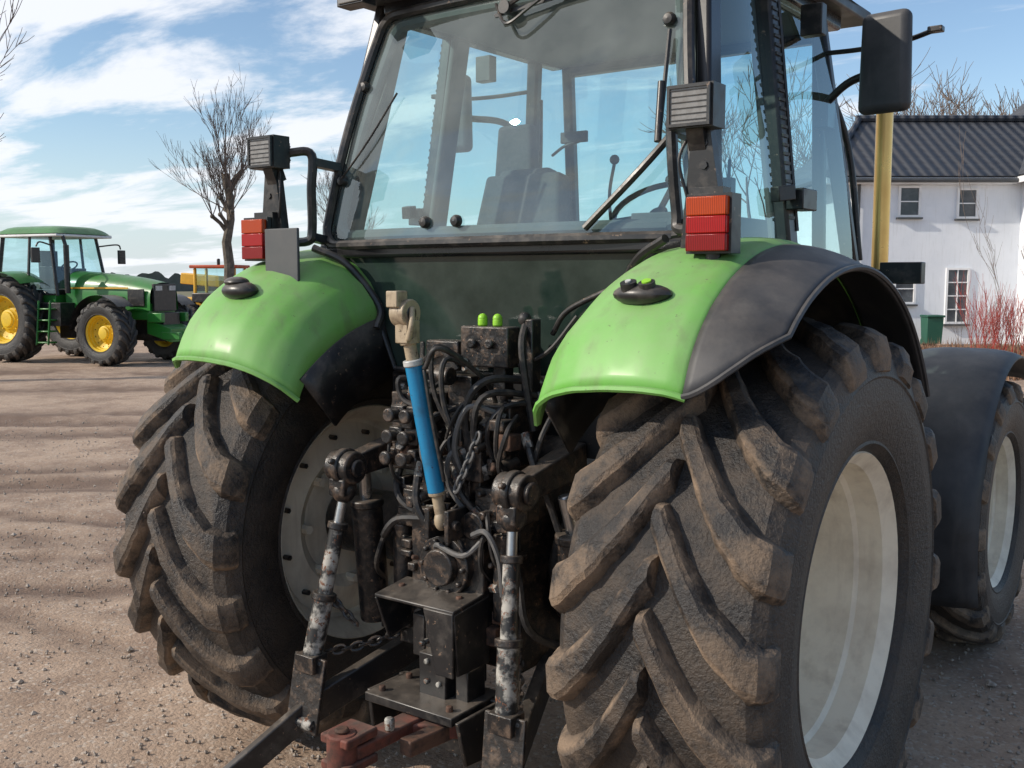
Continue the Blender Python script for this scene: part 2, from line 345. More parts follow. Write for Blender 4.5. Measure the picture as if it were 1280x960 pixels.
# ---------------- cab
cab=MB().mat('blackgl')
for sd in (1,-1):
    cab.beam((sd*.79,-.13,1.80),(sd*.665,.085,2.80),.10,.055,(1,0,0),.085,.05)
    cab.mat('black'); cab.beam((sd*.80,.46,1.82),(sd*.675,.50,2.80),.085,.06,(1,0,0))
    cab.beam((sd*.79,1.16,1.2),(sd*.78,1.18,1.85),.06,.06,(1,0,0)); cab.beam((sd*.78,1.18,1.82),(sd*.655,1.06,2.8),.05,.06,(1,0,0))
    cab.beam((sd*.765,-.16,1.86),(sd*.80,.46,1.87),.07,.06); cab.beam((sd*.80,.46,1.87),(sd*.785,1.18,1.80),.07,.05)
    cab.beam((sd*.60,1.32,1.85),(sd*.60,1.25,2.78),.05,.05); cab.beam((sd*.78,1.18,1.8),(sd*.6,1.32,1.85),.05,.05); 
    cab.mat('trim'); cab.beam((sd*.75,-.05,1.87),(sd*.625,.12,2.76),.05,.05,(1,0,0)); cab.beam((sd*.765,.46,1.87),(sd*.64,.50,2.76),.10,.03,(1,0,0))
    cab.mat('blackgl')
cab.beam((-.60,1.32,1.85),(.60,1.32,1.85),.05,.06); cab.beam((-.62,1.26,2.76),(.62,1.26,2.76),.06,.08)
cab.beam((-.74,-.17,1.875),(.74,-.17,1.875),.05,.045)
cab.beam((-.64,.07,2.79),(.64,.07,2.79),.08,.06)
for sd in (1,-1): cab.beam((sd*.66,.05,2.79),(sd*.655,1.25,2.79),.07,.07)
cab.obj('cab_frame',T,bevel=.012)
mb=MB().mat('hose')
for sd in (1,-1):
    for i in range(26):
        t=.16+i*.031; p=V((sd*.80,.46,1.82)).lerp(V((sd*.675,.50,2.80)),t); mb.box(p+V((sd*.030,-.012,.004)),(.010,.045,.010))
    mb.beam(V((sd*.80,.46,1.82)).lerp(V((sd*.675,.50,2.80)),.12)+V((sd*.03,.028,0)),V((sd*.675,.50,2.80))+V((sd*.03,.028,0)),.012,.012)
mb.obj('pillar_vents',T)
def rw(x,z,off=0):
    t=(z-1.915)/.825; return V((x,-.205+.215*t-.03*sin(pi*t)-off+.05*(abs(x)/.74)**3,z))
def outline(inset=0):
    pts=[]; xb,xt=.765-inset,.64-inset; z0,z1=1.90+inset,2.755-inset; r=.07
    def corner(cx,cz,a0,a1):
        for k in range(6):
            a=radians(a0+(a1-a0)*k/5); pts.append((cx+r*cos(a),cz+r*sin(a)))
    corner(xb-r,z0+r,-90,0); corner(xt-r,z1-r,0,90); corner(-xt+r,z1-r,90,180); corner(-xb+r,z0+r,180,270)
    return pts
def loop(off,r,inset,mk,name):
    mb=MB().mat(mk); o=[rw(x,z) for x,z in outline(inset)]; o.append(o[0]); P=[]
    for a,b in zip(o,o[1:]):
        n=max(1,int((b-a).length/.06)); 
        for k in range(n): 
            q=a.lerp(b,k/n); P.append(rw(q.x,q.z,off))
    P.append(P[0]); mb.tube(P,r,8,False); mb.obj(name,T)
loop(.012,.018,0,'black','rear_window_seal'); loop(-.03,.022,.035,'trim','rear_window_inner_frame')
mb=MB().mat('glass')
def gl(u,v):
    z=1.905+.845*v; xm=.757-(.757-.632)*v; return rw((-1+2*u)*xm,z)
mb.grid(gl,16,10); mb.obj('rear_window',T,ang=60)
mb=MB().mat('glass2')
for sd in (1,-1):
    mb.grid(lambda u,v:V((sd*((.793+.012*sin(pi*v))*(1-v)+.672*v+.01*sin(pi*u)),(-.09*(1-v)+.11*v)*(1-u)+(.43+.04*v)*u,1.89+.87*v)),6,6)
mb.obj('quarter_windows',T,ang=60)
mb=MB().mat('glass2')
for sd in (1,-1):
    mb.grid(lambda u,v:V((sd*(.80-.13*v+.018*sin(pi*v)),(.49+.04*v)*(1-u)+(1.15-.10*v)*u,1.83+.94*v)),6,6)
mb.obj('door_windows',T,ang=60)
mb=MB().mat('glass2'); mb.grid(lambda u,v:V(((-.59+1.18*u),1.33-.06*v+.04*sin(pi*u),1.87+.88*v)),8,4)
for sd in (1,-1): mb.poly([(sd*.765,1.19,1.83),(sd*.61,1.31,1.86),(sd*.61,1.25,2.76),(sd*.645,1.07,2.76)])
mb.obj('windscreen',T,ang=60)
mb=MB().mat('dglass'); mb.prism([(-.70,-.165,1.86),(-.50,-.155,1.68),(-.44,-.13,1.45),(.44,-.13,1.45),(.50,-.155,1.68),(.70,-.165,1.86)],(0,.02,0)); mb.obj('lower_rear_window',T)
mb=MB().mat('black'); mb.tube([(-.70,-.175,1.86),(-.52,-.165,1.68),(-.44,-.14,1.45),(.44,-.14,1.45),(.52,-.165,1.68),(.70,-.175,1.86)],.012,6,False)
mb.tube([(.70,-.20,1.83),(.55,-.22,1.76),(.35,-.20,1.68),(.28,-.19,1.6)],.010,6)
mb.box((0,.55,1.32),(.94,1.35,.24)); mb.box((0,.62,1.62),(.96,1.2,.40)); mb.box((0,1.05,1.5),(1.5,.36,.66)); mb.obj('cab_lower_body',T,bevel=.01)
mb=MB().mat('blackext')
mb.grid(lambda u,v:V(((-1+2*u)*(.76-.05*(abs(2*v-1))**6),-.10+1.55*v,2.845+.13*(1-abs(2*u-1)**4)*(1-abs(2*v-1)**6)+.0)),16,16)
mb.box((0,.675,2.83),(1.50,1.52,.05)); mb.obj('cab_roof',T,bevel=.01)
mb=MB().mat('black')
for x in (-.62,.62): mb.box((x,-.13,2.80),(.13,.07,.08)); mb.beam((x,-.10,2.84),(x,0,2.86),.04,.04)
mb.mat('lens'); 
for x in (-.62,.62): mb.box((x,-.168,2.80),(.11,.006,.065))
mb.obj('roof_worklights',T,bevel=.008)
mb=MB().mat('black')
for x,z in ((-.24,1.97),(-.10,1.97),(.60,2.56),(-.66,2.49),(-.70,2.14)): 
    p=rw(x,z); mb.lathe([(.001,-.024),(.015,-.022),(.021,-.012),(.021,0)],p,'y',16)
mb.tube([rw(.42,1.93,.03),rw(.60,2.10,.05),rw(.735,2.27,.04)],.012,8)
mb.tube([rw(.62,2.52,.03),rw(.635,2.2,.03)],.007,6); mb.cyl(rw(.62,2.36,.03),rw(.632,2.18,.03),.011)
mb.tube([rw(-.70,2.14,.02),rw(-.56,2.28,.02),rw(-.45,2.44,.02)],.004,6)
mb.tube([rw(-.70,2.12,-.04),rw(-.58,2.50,-.04)],.007,6)
mb.cyl(rw(.0,2.68,.0),rw(0,2.68,.06),.022); mb.tube([rw(0,2.68,.05),rw(.12,2.72,.06),rw(.30,2.73,.04)],.008,6); mb.beam(rw(-.05,2.66,.03),rw(.38,2.715,.03),.01,.012); mb.tube([rw(-.05,2.70,.04),rw(.02,2.62,.05),rw(.10,2.66,.05),rw(.2,2.735,.04)],.006,6)
mb.obj('rear_wiper_and_struts',T)
mb=MB().mat('seat'); sx=-.30
mb.box((sx,.60,1.75),(.50,.50,.12)); mb.box((sx,.46,1.98),(.46,.11,.42),Matrix.Rotation(radians(-10),3,'X'),(.78,.8))
mb.box((sx,.50,2.14),(.30,.10,.14),Matrix.Rotation(radians(-10),3,'X'),(.8,.8))
mb.box((-.44,.62,2.30),(.20,.07,.22),None,(.85,.8)); mb.cyl((-.44,.62,2.0),(-.44,.62,2.22),.02)
mb.box((sx+.29,.6,1.92),(.07,.36,.07)); mb.box((sx-.28,.6,1.92),(.07,.36,.07))
mb.obj('driver_seat',T,bevel=.035,seg=4)
mb=MB().mat('hose'); R=Matrix.Rotation(radians(35),3,'X'); cc=V((.0,1.02,2.08))
ring=[cc+R@V((.19*cos(2*pi*k/28),.19*sin(2*pi*k/28),0)) for k in range(29)]; mb.tube(ring,.014,8,False)
for a in (90,210,330): mb.beam(cc+R@V((0,0,-.03)),cc+R@V((.185*cos(radians(a)),.185*sin(radians(a)),0)),.03,.012)
mb.cyl(cc+R@V((0,0,-.02)),(0,1.22,1.80),.04); mb.mat('trim'); mb.box((0,1.2,1.88),(.42,.14,.22)); mb.box((.45,.55,1.92),(.22,.7,.16)); mb.box((-.62,.6,1.86),(.14,.8,.10))
mb.mat('hose'); mb.tube([(-.02,.7,1.9),(-.03,.68,2.1),(-.02,.7,2.24)],.008,6); mb.ball((-.02,.7,2.25),.020,6); mb.tube([(.35,.5,2.0),(.36,.45,2.12)],.01,6); mb.ball((.36,.45,2.13),.02,6)
mb.tube([(.35,.95,1.9),(.36,.95,2.25)],.008,6); mb.box((.30,.98,2.1),(.13,.05,.16)); mb.tube([(-.62,1.15,2.35),(-.52,1.1,2.38),(-.45,1.12,2.40)],.008,6); mb.box((-.48,1.12,2.42),(.14,.02,.05))
mb.obj('cab_controls',T,bevel=.006)
mb=MB().mat('trim'); mb.box((0,.66,2.775),(1.24,1.15,.03)); mb.box((0,.6,1.7),(1.4,1.3,.02)); mb.obj('cab_lining',T)
def sidelights(sd):
    n='right' if sd>0 else 'left'
    mb=MB().mat('black')
    mb.prism([(sd*.80,-.30,1.86),(sd*.935,-.30,1.86),(sd*.885,-.31,2.19),(sd*.835,-.31,2.19)],(0,-.035,0))
    mb.tube([(sd*.86,-.32,2.15),(sd*.845,-.32,2.215),(sd*.78,-.30,2.235),(sd*.73,-.26,2.225),(sd*.735,-.26,2.1),(sd*.745,-.25,1.96),(sd*.76,-.26,1.915),(sd*.87,-.30,1.915)],.017,8)
    mb.beam((sd*.75,-.25,1.93),(sd*.765,-.16,1.92),.04,.03); mb.beam((sd*.73,-.26,2.2),(sd*.73,-.10,2.19),.04,.03)
    mb.beam((sd*.85,-.32,2.13),(sd*.85,-.35,2.20),.05,.05)
    mb.box((sd*.85,-.355,2.232),(.135,.075,.115)); mb.box((sd*.85,-.31,2.235),(.09,.03,.07))
    for i in range(5): mb.box((sd*.85,-.297,2.21+i*.012),(.08,.02,.004))
    mb.box((sd*.885,-.335,1.99),(.10,.05,.06))
    mb.box((sd*.905,-.350,1.922),(.130,.06,.158))
    mb.cyl((sd*.87,-.337,2.08),(sd*.87,-.347,2.08),.012,n=6); mb.cyl((sd*.87,-.337,2.14),(sd*.87,-.347,2.14),.012,n=6)
    mb.tube([(sd*.83,-.33,2.18),(sd*.80,-.35,2.10),(sd*.82,-.34,2.0)],.005,6)
    mb.obj('light_bracket_'+n,T,bevel=.012)
    mb=MB().mat('lens'); mb.box((sd*.85,-.396,2.232),(.112,.008,.092)); mb.mat('black')
    for i in range(6): mb.box((sd*.85,-.402,2.195+i*.0155),(.112,.003,.0018))
    for dx in (-.058,.058): mb.box((sd*.85+dx,-.398,2.232),(.008,.014,.108))
    for dz in (-.05,.05): mb.box((sd*.85,-.3982,2.232+dz),(.108,.014,.008))
    mb.obj('worklight_'+n,T)
    mb=MB().mat('orange'); mb.box((sd*.905,-.388,1.968),(.116,.024,.050)); mb.mat('red'); mb.box((sd*.905,-.388,1.919),(.116,.024,.046)); mb.mat('dred'); mb.box((sd*.905,-.388,1.872),(.116,.024,.046))
    mb.obj('tail_light_'+n,T,bevel=.003)
sidelights(1); sidelights(-1)
mb=MB().mat('black'); mb.cyl((.905,-.35,1.85),(.905,-.35,1.82),.02); mb.cyl((-.74,-.42,1.77),(-.74,-.42,1.60),.010); mb.ball((-.74,-.42,1.60),.015,6); mb.mat('plate'); mb.box((-.73,-.41,1.84),(.17,.012,.23)); mb.obj('number_plate_holder',T,bevel=.003)
for sd in (1,-1):
    n='right' if sd>0 else 'left'
    mb=MB().mat('blackext'); mb.box((sd*.98,.87,2.535),(.19,.06,.35),Matrix.Rotation(radians(-sd*8),3,'Z'),(.92,1)); mb.obj('mirror_'+n,T,bevel=.029,seg=5)
    mb=MB().mat('black'); mb.tube([(sd*.68,1.05,2.42),(sd*.80,1.0,2.50),(sd*.93,.93,2.52)],.016,8); mb.tube([(sd*.66,1.08,2.64),(sd*.85,1.0,2.62),(sd*1.02,.95,2.62),(sd*1.13,.93,2.64)],.010,8)
    mb.box((sd*.70,1.05,2.40),(.06,.09,.10)); mb.box((sd*1.13,.93,2.64),(.05,.04,.02)); mb.box((sd*.74,.80,2.70),(.08,.05,.11)); 
    mb.tube([(sd*.655,1.1,2.6),(sd*.74,1.22,2.3),(sd*.79,1.25,1.85)],.014,8)
    mb.box((sd*.835,.48,2.04),(.06,.13,.07)); mb.beam((sd*.83,.40,2.06),(sd*.80,.33,2.05),.04,.05); mb.box((sd*.95,1.28,1.80),(.16,.06,.085)); mb.beam((sd*.78,1.28,1.80),(sd*.9,1.28,1.8),.03,.03)
    mb.obj('mirror_arm_'+n,T,bevel=.006)
mb=MB().mat('brass'); mb.lathe([(.034,1.5),(.035,1.7),(.035,2.49),(.032,2.53),(.027,2.53),(.027,2.3)],(.76,1.62,0),'z',24); mb.mat('black'); mb.cyl((.76,1.62,1.0),(.76,1.62,1.66),.085,n=24); mb.obj('exhaust_pipe',T)
mb=MB().mat('green'); mb.grid(lambda u,v:V((.40*(1-.12*v)*cos(pi*u)*(1+.0),1.36+1.91*v,1.15+(.62-.22*v*v)*min(1,abs(sin(pi*u))**.55))),20,12); mb.box((0,2.3,1.0),(.6,1.9,.3)); mb.mat('black'); mb.box((0,3.28,1.2),(.6,.05,.5)); mb.obj('hood',T,bevel=.01)
mb=MB().mat('grease'); mb.box((0,1.5,.78),(.44,2.9,.50)); mb.box((0,3.2,.65),(.5,.5,.35)); mb.beam((-.75,2.52,.62),(.75,2.52,.62),.16,.14); mb.cyl((-.84,0,RZ),(.84,0,RZ),.13,n=24)
mb.cyl((.28,0,RZ),(.36,0,RZ),.22,n=24); mb.cyl((-.36,0,RZ),(-.28,0,RZ),.22,n=24); mb.mat('black'); mb.box((.55,1.35,.80),(.4,.75,.5)); mb.box((-.55,1.35,.80),(.4,.75,.5))
for sd in (1,-1):
    for i in range(3): mb.box((sd*.84,1.3,.45+.3*i),(.22,.34,.03))
mb.obj('chassis',T,bevel=.02)
# ---------------- rear hitch area
mb=MB().mat('grease')
mb.box((0,-.12,.83),(.52,.42,.62),None,(.85,.8)); mb.box((0,-.14,1.24),(.42,.34,.24)); mb.box((.02,-.36,.83),(.30,.10,.40)); mb.cyl((.03,-.36,.86),(.03,-.44,.86),.10,n=24); mb.cyl((.03,-.44,.86),(.03,-.47,.86),.06,n=20)
mb.cyl((.03,-.40,.70),(.03,-.50,.70),.022,n=12)
for k in range(10):
    a=2*pi*k/10; mb.cyl((.03+.083*cos(a),-.43,.86+.083*sin(a)),(.03+.083*cos(a),-.455,.86+.083*sin(a)),.010,n=6)
mb.cyl((-.34,-.13,1.20),(.34,-.13,1.20),.065,n=20)
for z,x in ((.60,-.2),(.6,.2),(1.02,-.22),(1.02,.22),(.75,-.24),(.75,.24),(.9,-.24),(.9,.25)): mb.cyl((x,-.30,z),(x,-.36,z),.016,n=6)
mb.box((-.16,-.3,1.02),(.12,.16,.14)); mb.box((.19,-.31,1.06),(.14,.16,.12)); mb.box((.0,-.33,1.13),(.2,.12,.12)); mb.box((.10,-.36,1.22),(.12,.1,.16)); mb.cyl((.13,-.42,1.0),(.13,-.34,1.0),.045)
mb.cyl((-.22,-.35,.72),(-.22,-.35,.95),.035); mb.cyl((.22,-.36,.70),(.22,-.36,.98),.04)
rnd=random.Random(12)
for i in range(70):
    x=rnd.uniform(-.24,.26); z=rnd.uniform(.58,1.34); y=-.33-rnd.uniform(0,.07)
    mb.mat('grease' if rnd.random()<.85 else 'rustbr')
    if rnd.random()<.5: mb.box((x,y,z),(rnd.uniform(.02,.06),.06,rnd.uniform(.02,.06)))
    else: mb.cyl((x,y+.03,z),(x+rnd.uniform(-.02,.02),y-.04,z+rnd.uniform(-.02,.02)),rnd.uniform(.009,.022),n=rnd.choice([6,14]))
mb.obj('rear_transmission',T,bevel=.008)
mb=MB().mat('grease')
for sd in (1,-1):
    mb.beam((sd*.34,-.13,1.20),(sd*.35,-.47,1.15),.075,.11,(0,0,1),.06,.075)
    mb.cyl((sd*.30,-.49,1.15),(sd*.40,-.49,1.15),.055,n=20); mb.cyl((sd*.285,-.49,1.15),(sd*.30,-.49,1.15),.03,n=12); mb.cyl((sd*.40,-.49,1.15),(sd*.42,-.49,1.15),.035,n=12)
    mb.cyl((sd*.335,-.49,1.15),(sd*.365,-.49,1.15),.064,n=20); mb.cyl((sd*.35,-.53,1.17),(sd*.35,-.565,1.18),.012,n=6)
    mb.box((sd*.35,-.505,1.085),(.07,.065,.06)); mb.ball((sd*.35,-.50,1.07),.042,8)
    mb.cyl((sd*.44,-.26,.55),(sd*.44,-.30,.98),.055,n=20); mb.mat('chrome'); mb.cyl((sd*.44,-.30,.98),(sd*.42,-.33,1.12),.022); mb.mat('grease')
    mb.cyl((sd*.44,-.30,.97),(sd*.44,-.302,1.0),.062,n=20)
mb.obj('lift_arms',T,bevel=.008)
mb=MB()
for sd in (1,-1):
    top=V((sd*.35,-.50,1.06)); bot=V((sd*.405,-.61,.50))
    mb.mat('chrome'); mb.cyl(top,top.lerp(bot,.22),.017)
    mb.mat('worn'); mb.cyl(top.lerp(bot,.18),top.lerp(bot,.62),.026); mb.cyl(top.lerp(bot,.6),top.lerp(bot,1.0),.034)
    mb.mat('grease'); mb.cyl(top.lerp(bot,.17),top.lerp(bot,.21),.034); mb.cyl(top.lerp(bot,.59),top.lerp(bot,.63),.042)
    b2=V((sd*.415,-.65,.27))
    mb.beam(bot+V((-.035,0,.02)),b2+V((-.035,0,0)),.014,.075,(1,0,0)); mb.beam(bot+V((.035,0,.02)),b2+V((.035,0,0)),.014,.075,(1,0,0))
    mb.box(bot+V((0,0,.0)),(.085,.07,.06)); mb.cyl(bot+V((-.055,0,.0)),bot+V((.055,0,0)),.014,n=8); mb.mat('worn'); mb.cyl(b2+V((-.06,0,.03)),b2+V((.06,0,.03)),.02)
mb.obj('lift_rods',T,bevel=.003)
mb=MB().mat('black')
mb.beam((-.24,-.12,.52),(-.415,-.62,.33),.045,.10,(0,0,1)); mb.beam((-.415,-.6,.335),(-.58,-.98,.07),.035,.085)
mb.beam((.24,-.12,.52),(.415,-.62,.33),.045,.10,(0,0,1)); mb.beam((.415,-.6,.335),(.45,-1.0,.13),.035,.085)
for sd in (1,-1):
    mb.cyl((sd*.24-.05,-.12,.52),(sd*.24+.05,-.12,.52),.05)
mb.mat('worn'); mb.cyl((-.54,-.88,.14),(-.58,-.90,.14),.02); mb.mat('black'); mb.ball((-.585,-.99,.065),.05,8); mb.ball((.45,-1.01,.125),.05,8)
mb.obj('lower_links',T,bevel=.006)
mb=MB().mat('black'); dz=-.075
mb.prism([(-.16,-.56,.83+dz),(.17,-.56,.83+dz),(.17,-.40,.85+dz),(-.16,-.40,.85+dz)],(0,0,.012))
mb.prism([(-.16,-.56,.83+dz),(-.16,-.38,.85+dz),(-.16,-.38,.70+dz),(-.16,-.50,.68+dz)],(.01,0,0)); mb.prism([(.16,-.56,.83+dz),(.16,-.38,.85+dz),(.16,-.38,.63+dz),(.16,-.54,.63+dz)],(.012,0,0))
mb.prism([(.05,-.565,.835+dz),(.17,-.565,.835+dz),(.17,-.565,.63+dz),(.10,-.565,.63+dz)],(0,.01,0))
mb.box((.05,-.40,.57),(.16,.12,.20)); mb.box((.04,-.46,.52),(.11,.10,.14)); 
mb.box((.02,-.48,.44),(.36,.26,.03)); mb.prism([(.22,-.62,.45),(.22,-.40,.45),(.22,-.40,.28),(.22,-.58,.30)],(.015,0,0)); mb.prism([(-.18,-.58,.45),(-.18,-.40,.45),(-.18,-.40,.28),(-.18,-.56,.30)],(.015,0,0))
mb.box((.02,-.4,.34),(.42,.03,.22)); mb.box((-.06,-.42,.62),(.05,.08,.14)); mb.box((.14,-.44,.50),(.05,.09,.10)); mb.mat('worn')
for x,z in ((.02,.565),(.07,.565),(.02,.5),(.07,.5),(.0,.62),(.10,.63)): mb.cyl((x,-.48,z),(x,-.52,z),.010,n=8)
mb.mat('rustbr')
for x,y in ((-.12,-.57),(-.12,-.44),(.16,-.57),(.13,-.44)): mb.cyl((x,y,.45),(x,y,.472),.012,n=6)
for x in (-.12,.12): mb.cyl((x,-.47,.765),(x,-.47,.785),.012,n=6)
mb.obj('pto_guard_and_hitch_frame',T,bevel=.005)
mb=MB().mat('rust')
mb.beam((.04,-.30,.40),(.02,-.86,.40),.075,.04); mb.box((.01,-.85,.445),(.11,.13,.028)); mb.box((.01,-.85,.365),(.11,.13,.028)); mb.cyl((.01,-.88,.462),(.01,-.88,.348),.045,n=20); mb.beam((.05,-.62,.385),(.20,-.5,.385),.04,.05)
mb.mat('rustbr'); mb.beam((.16,-.30,.38),(.11,-.72,.38),.05,.05); mb.cyl((.01,-.88,.463),(.01,-.88,.475),.022,n=12); mb.mat('worn'); mb.cyl((.05,-.72,.42),(.05,-.72,.46),.017,n=6); mb.obj('drawbar',T,bevel=.006)
mb=MB(); a=V((-.015,-.56,1.66)); b2=V((.05,-.47,1.02))
def tl(t): return a.lerp(b2,t)
mb.mat('cream'); mb.cyl(a+V((-.028,0,.012)),a+V((.028,0,.012)),.043,n=20); mb.cyl(tl(0),tl(.13),.03); mb.box(a+V((-.01,-.025,.055)),(.045,.05,.05)); mb.box(tl(.07),(.05,.06,.07)); mb.tube([a+V((.03,.0,.03)),a+V((.045,-.02,-.02)),a+V((.03,-.02,-.07))],.010,6)
mb.cyl(tl(.12),tl(.22),.02); mb.mat('grease'); mb.cyl(a+V((-.03,0,.012)),a+V((.03,0,.012)),.022,n=16)
mb.mat('blue'); mb.cyl(tl(.22),tl(.86),.027,n=24); mb.mat('white'); mb.cyl(tl(.205),tl(.235),.031,n=24); mb.mat('cream'); mb.cyl(tl(.85),tl(.97),.018); mb.cyl(tl(.855),tl(.875),.027); mb.mat('cream'); mb.ball(tl(1.0),(.022,.026,.035),8)
mb.mat('grease'); mb.box(tl(1.02)+V((-.04,.02,0)),(.018,.10,.10)); mb.box(tl(1.02)+V((.04,.02,0)),(.018,.10,.10)); mb.cyl(tl(1.02)+V((-.065,0,0)),tl(1.02)+V((.065,0,0)),.016); mb.mat('hose'); mb.tube([tl(.25)+V((.04,0,0)),tl(.5)+V((.045,-.01,0)),tl(.8)+V((.04,0,0))],.007,6); mb.tube([tl(.25)+V((.04,0,0)),tl(.1)+V((.10,.03,-.03)),V((.14,-.35,1.45)),V((.12,-.25,1.3))],.009,6)
mb.obj('top_link',T,bevel=.004)
mb=MB().mat('grease')
for (x,z,y) in ((-.20,1.33,-.40),(-.13,1.33,-.40),(-.20,1.26,-.41),(-.13,1.26,-.41),(-.2,1.19,-.42),(-.13,1.19,-.42)):
    mb.box((x,y+.05,z),(.056,.10,.058)); mb.cyl((x,y,z),(x,y-.03,z),.018,n=14); mb.cyl((x,y-.03,z),(x,y-.045,z),.024,n=14)
mb.box((-.165,-.27,1.27),(.17,.20,.26)); mb.box((.12,-.26,1.28),(.22,.18,.20)); mb.box((.10,-.28,1.56),(.19,.07,.13)); 
mb.cyl((.06,-.32,1.57),(.06,-.335,1.57),.016); mb.cyl((.13,-.32,1.57),(.13,-.335,1.57),.016); mb.box((.13,-.25,1.44),(.05,.05,.16)); mb.box((.24,-.24,1.50),(.03,.05,.3)); 
mb.box((-.02,-.24,1.40),(.10,.10,.12)); mb.box((-.12,-.22,1.52),(.14,.08,.1)); mb.box((.05,-.22,1.36),(.3,.08,.06)); mb.cyl((-.08,-.33,1.46),(-.02,-.33,1.46),.03)
for i in range(5): mb.cyl((-.06+i*.07,-.35,1.33),(-.06+i*.07,-.39,1.31),.020,n=6); mb.cyl((-.06+i*.07,-.35,1.24),(-.06+i*.07,-.38,1.23),.018,n=6)
mb.mat('worn'); mb.cyl((-.13,-.40,1.40),(-.10,-.43,1.44),.014); mb.mat('cap')
for x in (.07,.13): mb.cyl((x,-.28,1.625),(x,-.28,1.650),.016,n=14); mb.ball((x,-.28,1.650),.016,6)
mb.obj('hydraulic_valves',T,bevel=.005)
mb=MB().mat('hose'); H=[
 [(.03,-.30,1.5),(-.03,-.40,1.56),(-.02,-.42,1.42),(.05,-.40,1.28)],[(.06,-.30,1.48),(.02,-.41,1.52),(.03,-.43,1.38),(.10,-.40,1.2)],
 [(.25,-.2,1.45),(.16,-.38,1.46),(.10,-.41,1.36),(.11,-.39,1.2)],[(.28,-.2,1.40),(.18,-.40,1.42),(.14,-.42,1.3),(.16,-.38,1.15)],[(.3,-.18,1.38),(.22,-.36,1.38),(.17,-.39,1.28),(.2,-.33,1.12)],
 [(-.13,-.3,1.42),(-.20,-.38,1.45),(-.19,-.38,1.38),(-.1,-.37,1.35)],[(-.26,-.2,1.3),(-.22,-.38,1.1),(-.14,-.40,1.02),(-.05,-.36,1.02)],[(-.3,-.2,1.0),(-.24,-.42,.92),(-.16,-.44,.99),(.0,-.40,1.0)],
 [(-.1,-.40,1.18),(-.08,-.44,1.05),(-.02,-.42,.95)],[(.05,-.4,1.18),(.09,-.42,1.1),(.15,-.39,1.02)],[(.2,-.35,1.0),(.30,-.42,.92),(.27,-.42,.82),(.18,-.38,.8)],
 [(.28,-.34,1.3),(.33,-.36,1.2),(.36,-.33,1.1),(.40,-.3,.95)],[(.36,-.2,1.45),(.34,-.33,1.3),(.3,-.34,1.15)],[(-.35,-.2,1.4),(-.28,-.32,1.35),(-.24,-.34,1.25)],[(-.3,-.15,1.55),(-.2,-.26,1.5),(-.1,-.3,1.55),(-.02,-.3,1.48)],
 [(.4,-.25,.6),(.34,-.40,.7),(.30,-.40,.85),(.24,-.36,.95)],[(-.4,-.25,.7),(-.32,-.38,.8),(-.26,-.38,.95)],[(.5,-.2,1.25),(.45,-.3,1.1),(.43,-.32,1.0)]]
for h in H: mb.tube(h,random.choice([.009,.011,.013]),7)
for i in range(14):
    x=rnd.uniform(-.2,.25); z=rnd.uniform(1.0,1.45); x2=x+rnd.uniform(-.1,.1); mb.tube([(x,-.34,z),((x+x2)/2+rnd.uniform(-.04,.04),-.43,z-.04),(x2,-.42,z-.15),(x2,-.36,z-.22)],rnd.choice([.006,.008]),6)
mb.mat('hoseg')
for h in ([(.1,-.38,1.28),(.06,-.44,1.22),(.04,-.42,1.12),(.09,-.4,1.04)],[(.22,-.36,1.35),(.13,-.43,1.38),(.08,-.44,1.26),(.09,-.41,1.15)],[(-.02,-.37,1.1),(-.07,-.42,1.2),(-.06,-.42,1.32)],[(.0,-.40,.86),(.01,-.45,.93),(.12,-.45,.91),(.19,-.41,.98)],[(.15,-.44,.98),(.22,-.46,1.0),(.26,-.45,.92),(.26,-.43,.80)]): mb.tube(h,.009,7)
mb.mat('worn')
for h in H[:14]:
    p0=V(h[0]);p1=V(h[1]); d=(p1-p0).normalized(); mb.cyl(p0,p0+d*.05,.016,n=6); p0=V(h[-1]);p1=V(h[-2]); d=(p1-p0).normalized(); mb.cyl(p0,p0+d*.045,.015,n=6)
mb.mat('hose'); mb.tube([(.22,-.25,1.64),(.24,-.30,1.55),(.27,-.28,1.3)],.012,7); mb.ball((.215,-.25,1.65),.022,8)
mb.tube([(.38,-.2,1.66),(.3,-.24,1.55),(.2,-.26,1.5)],.007,6)
mb.obj('hydraulic_hoses',T)
mb=MB()
def chain(p0,p1,sag,n,mk):
    mb.mat(mk); p0=V(p0);p1=V(p1)
    for i in range(n):
        t=(i+.5)/n; c=p0.lerp(p1,t)-V((0,0,sag*4*t*(1-t))); d=(p1-p0).normalized(); x=d.cross(V((.3,1,.1))).normalized(); 
        if i%2: x=x.cross(d)
        L=(p1-p0).length/n*.72; pts=[c+d*L*cos(2*pi*k/10)+x*L*.55*sin(2*pi*k/10) for k in range(11)]; mb.tube(pts,.0055,6,False)
chain((.16,-.42,1.3),(.10,-.46,1.12),.01,7,'hoseg'); chain((-.18,-.25,.62),(-.40,-.55,.52),.03,12,'grease'); chain((-.30,-.5,.62),(-.38,-.55,.72),.0,5,'grease'); chain((.2,-.25,.62),(.40,-.55,.48),.03,12,'grease')
mb.mat('hose'); sp=[V((.50+.005*a,-.62+.022*cos(a*.9),.26+.022*sin(a*.9)-.002*a)) for a in range(0,60)]; mb.tube(sp,.005,6,False)
mb.obj('check_chains',T)
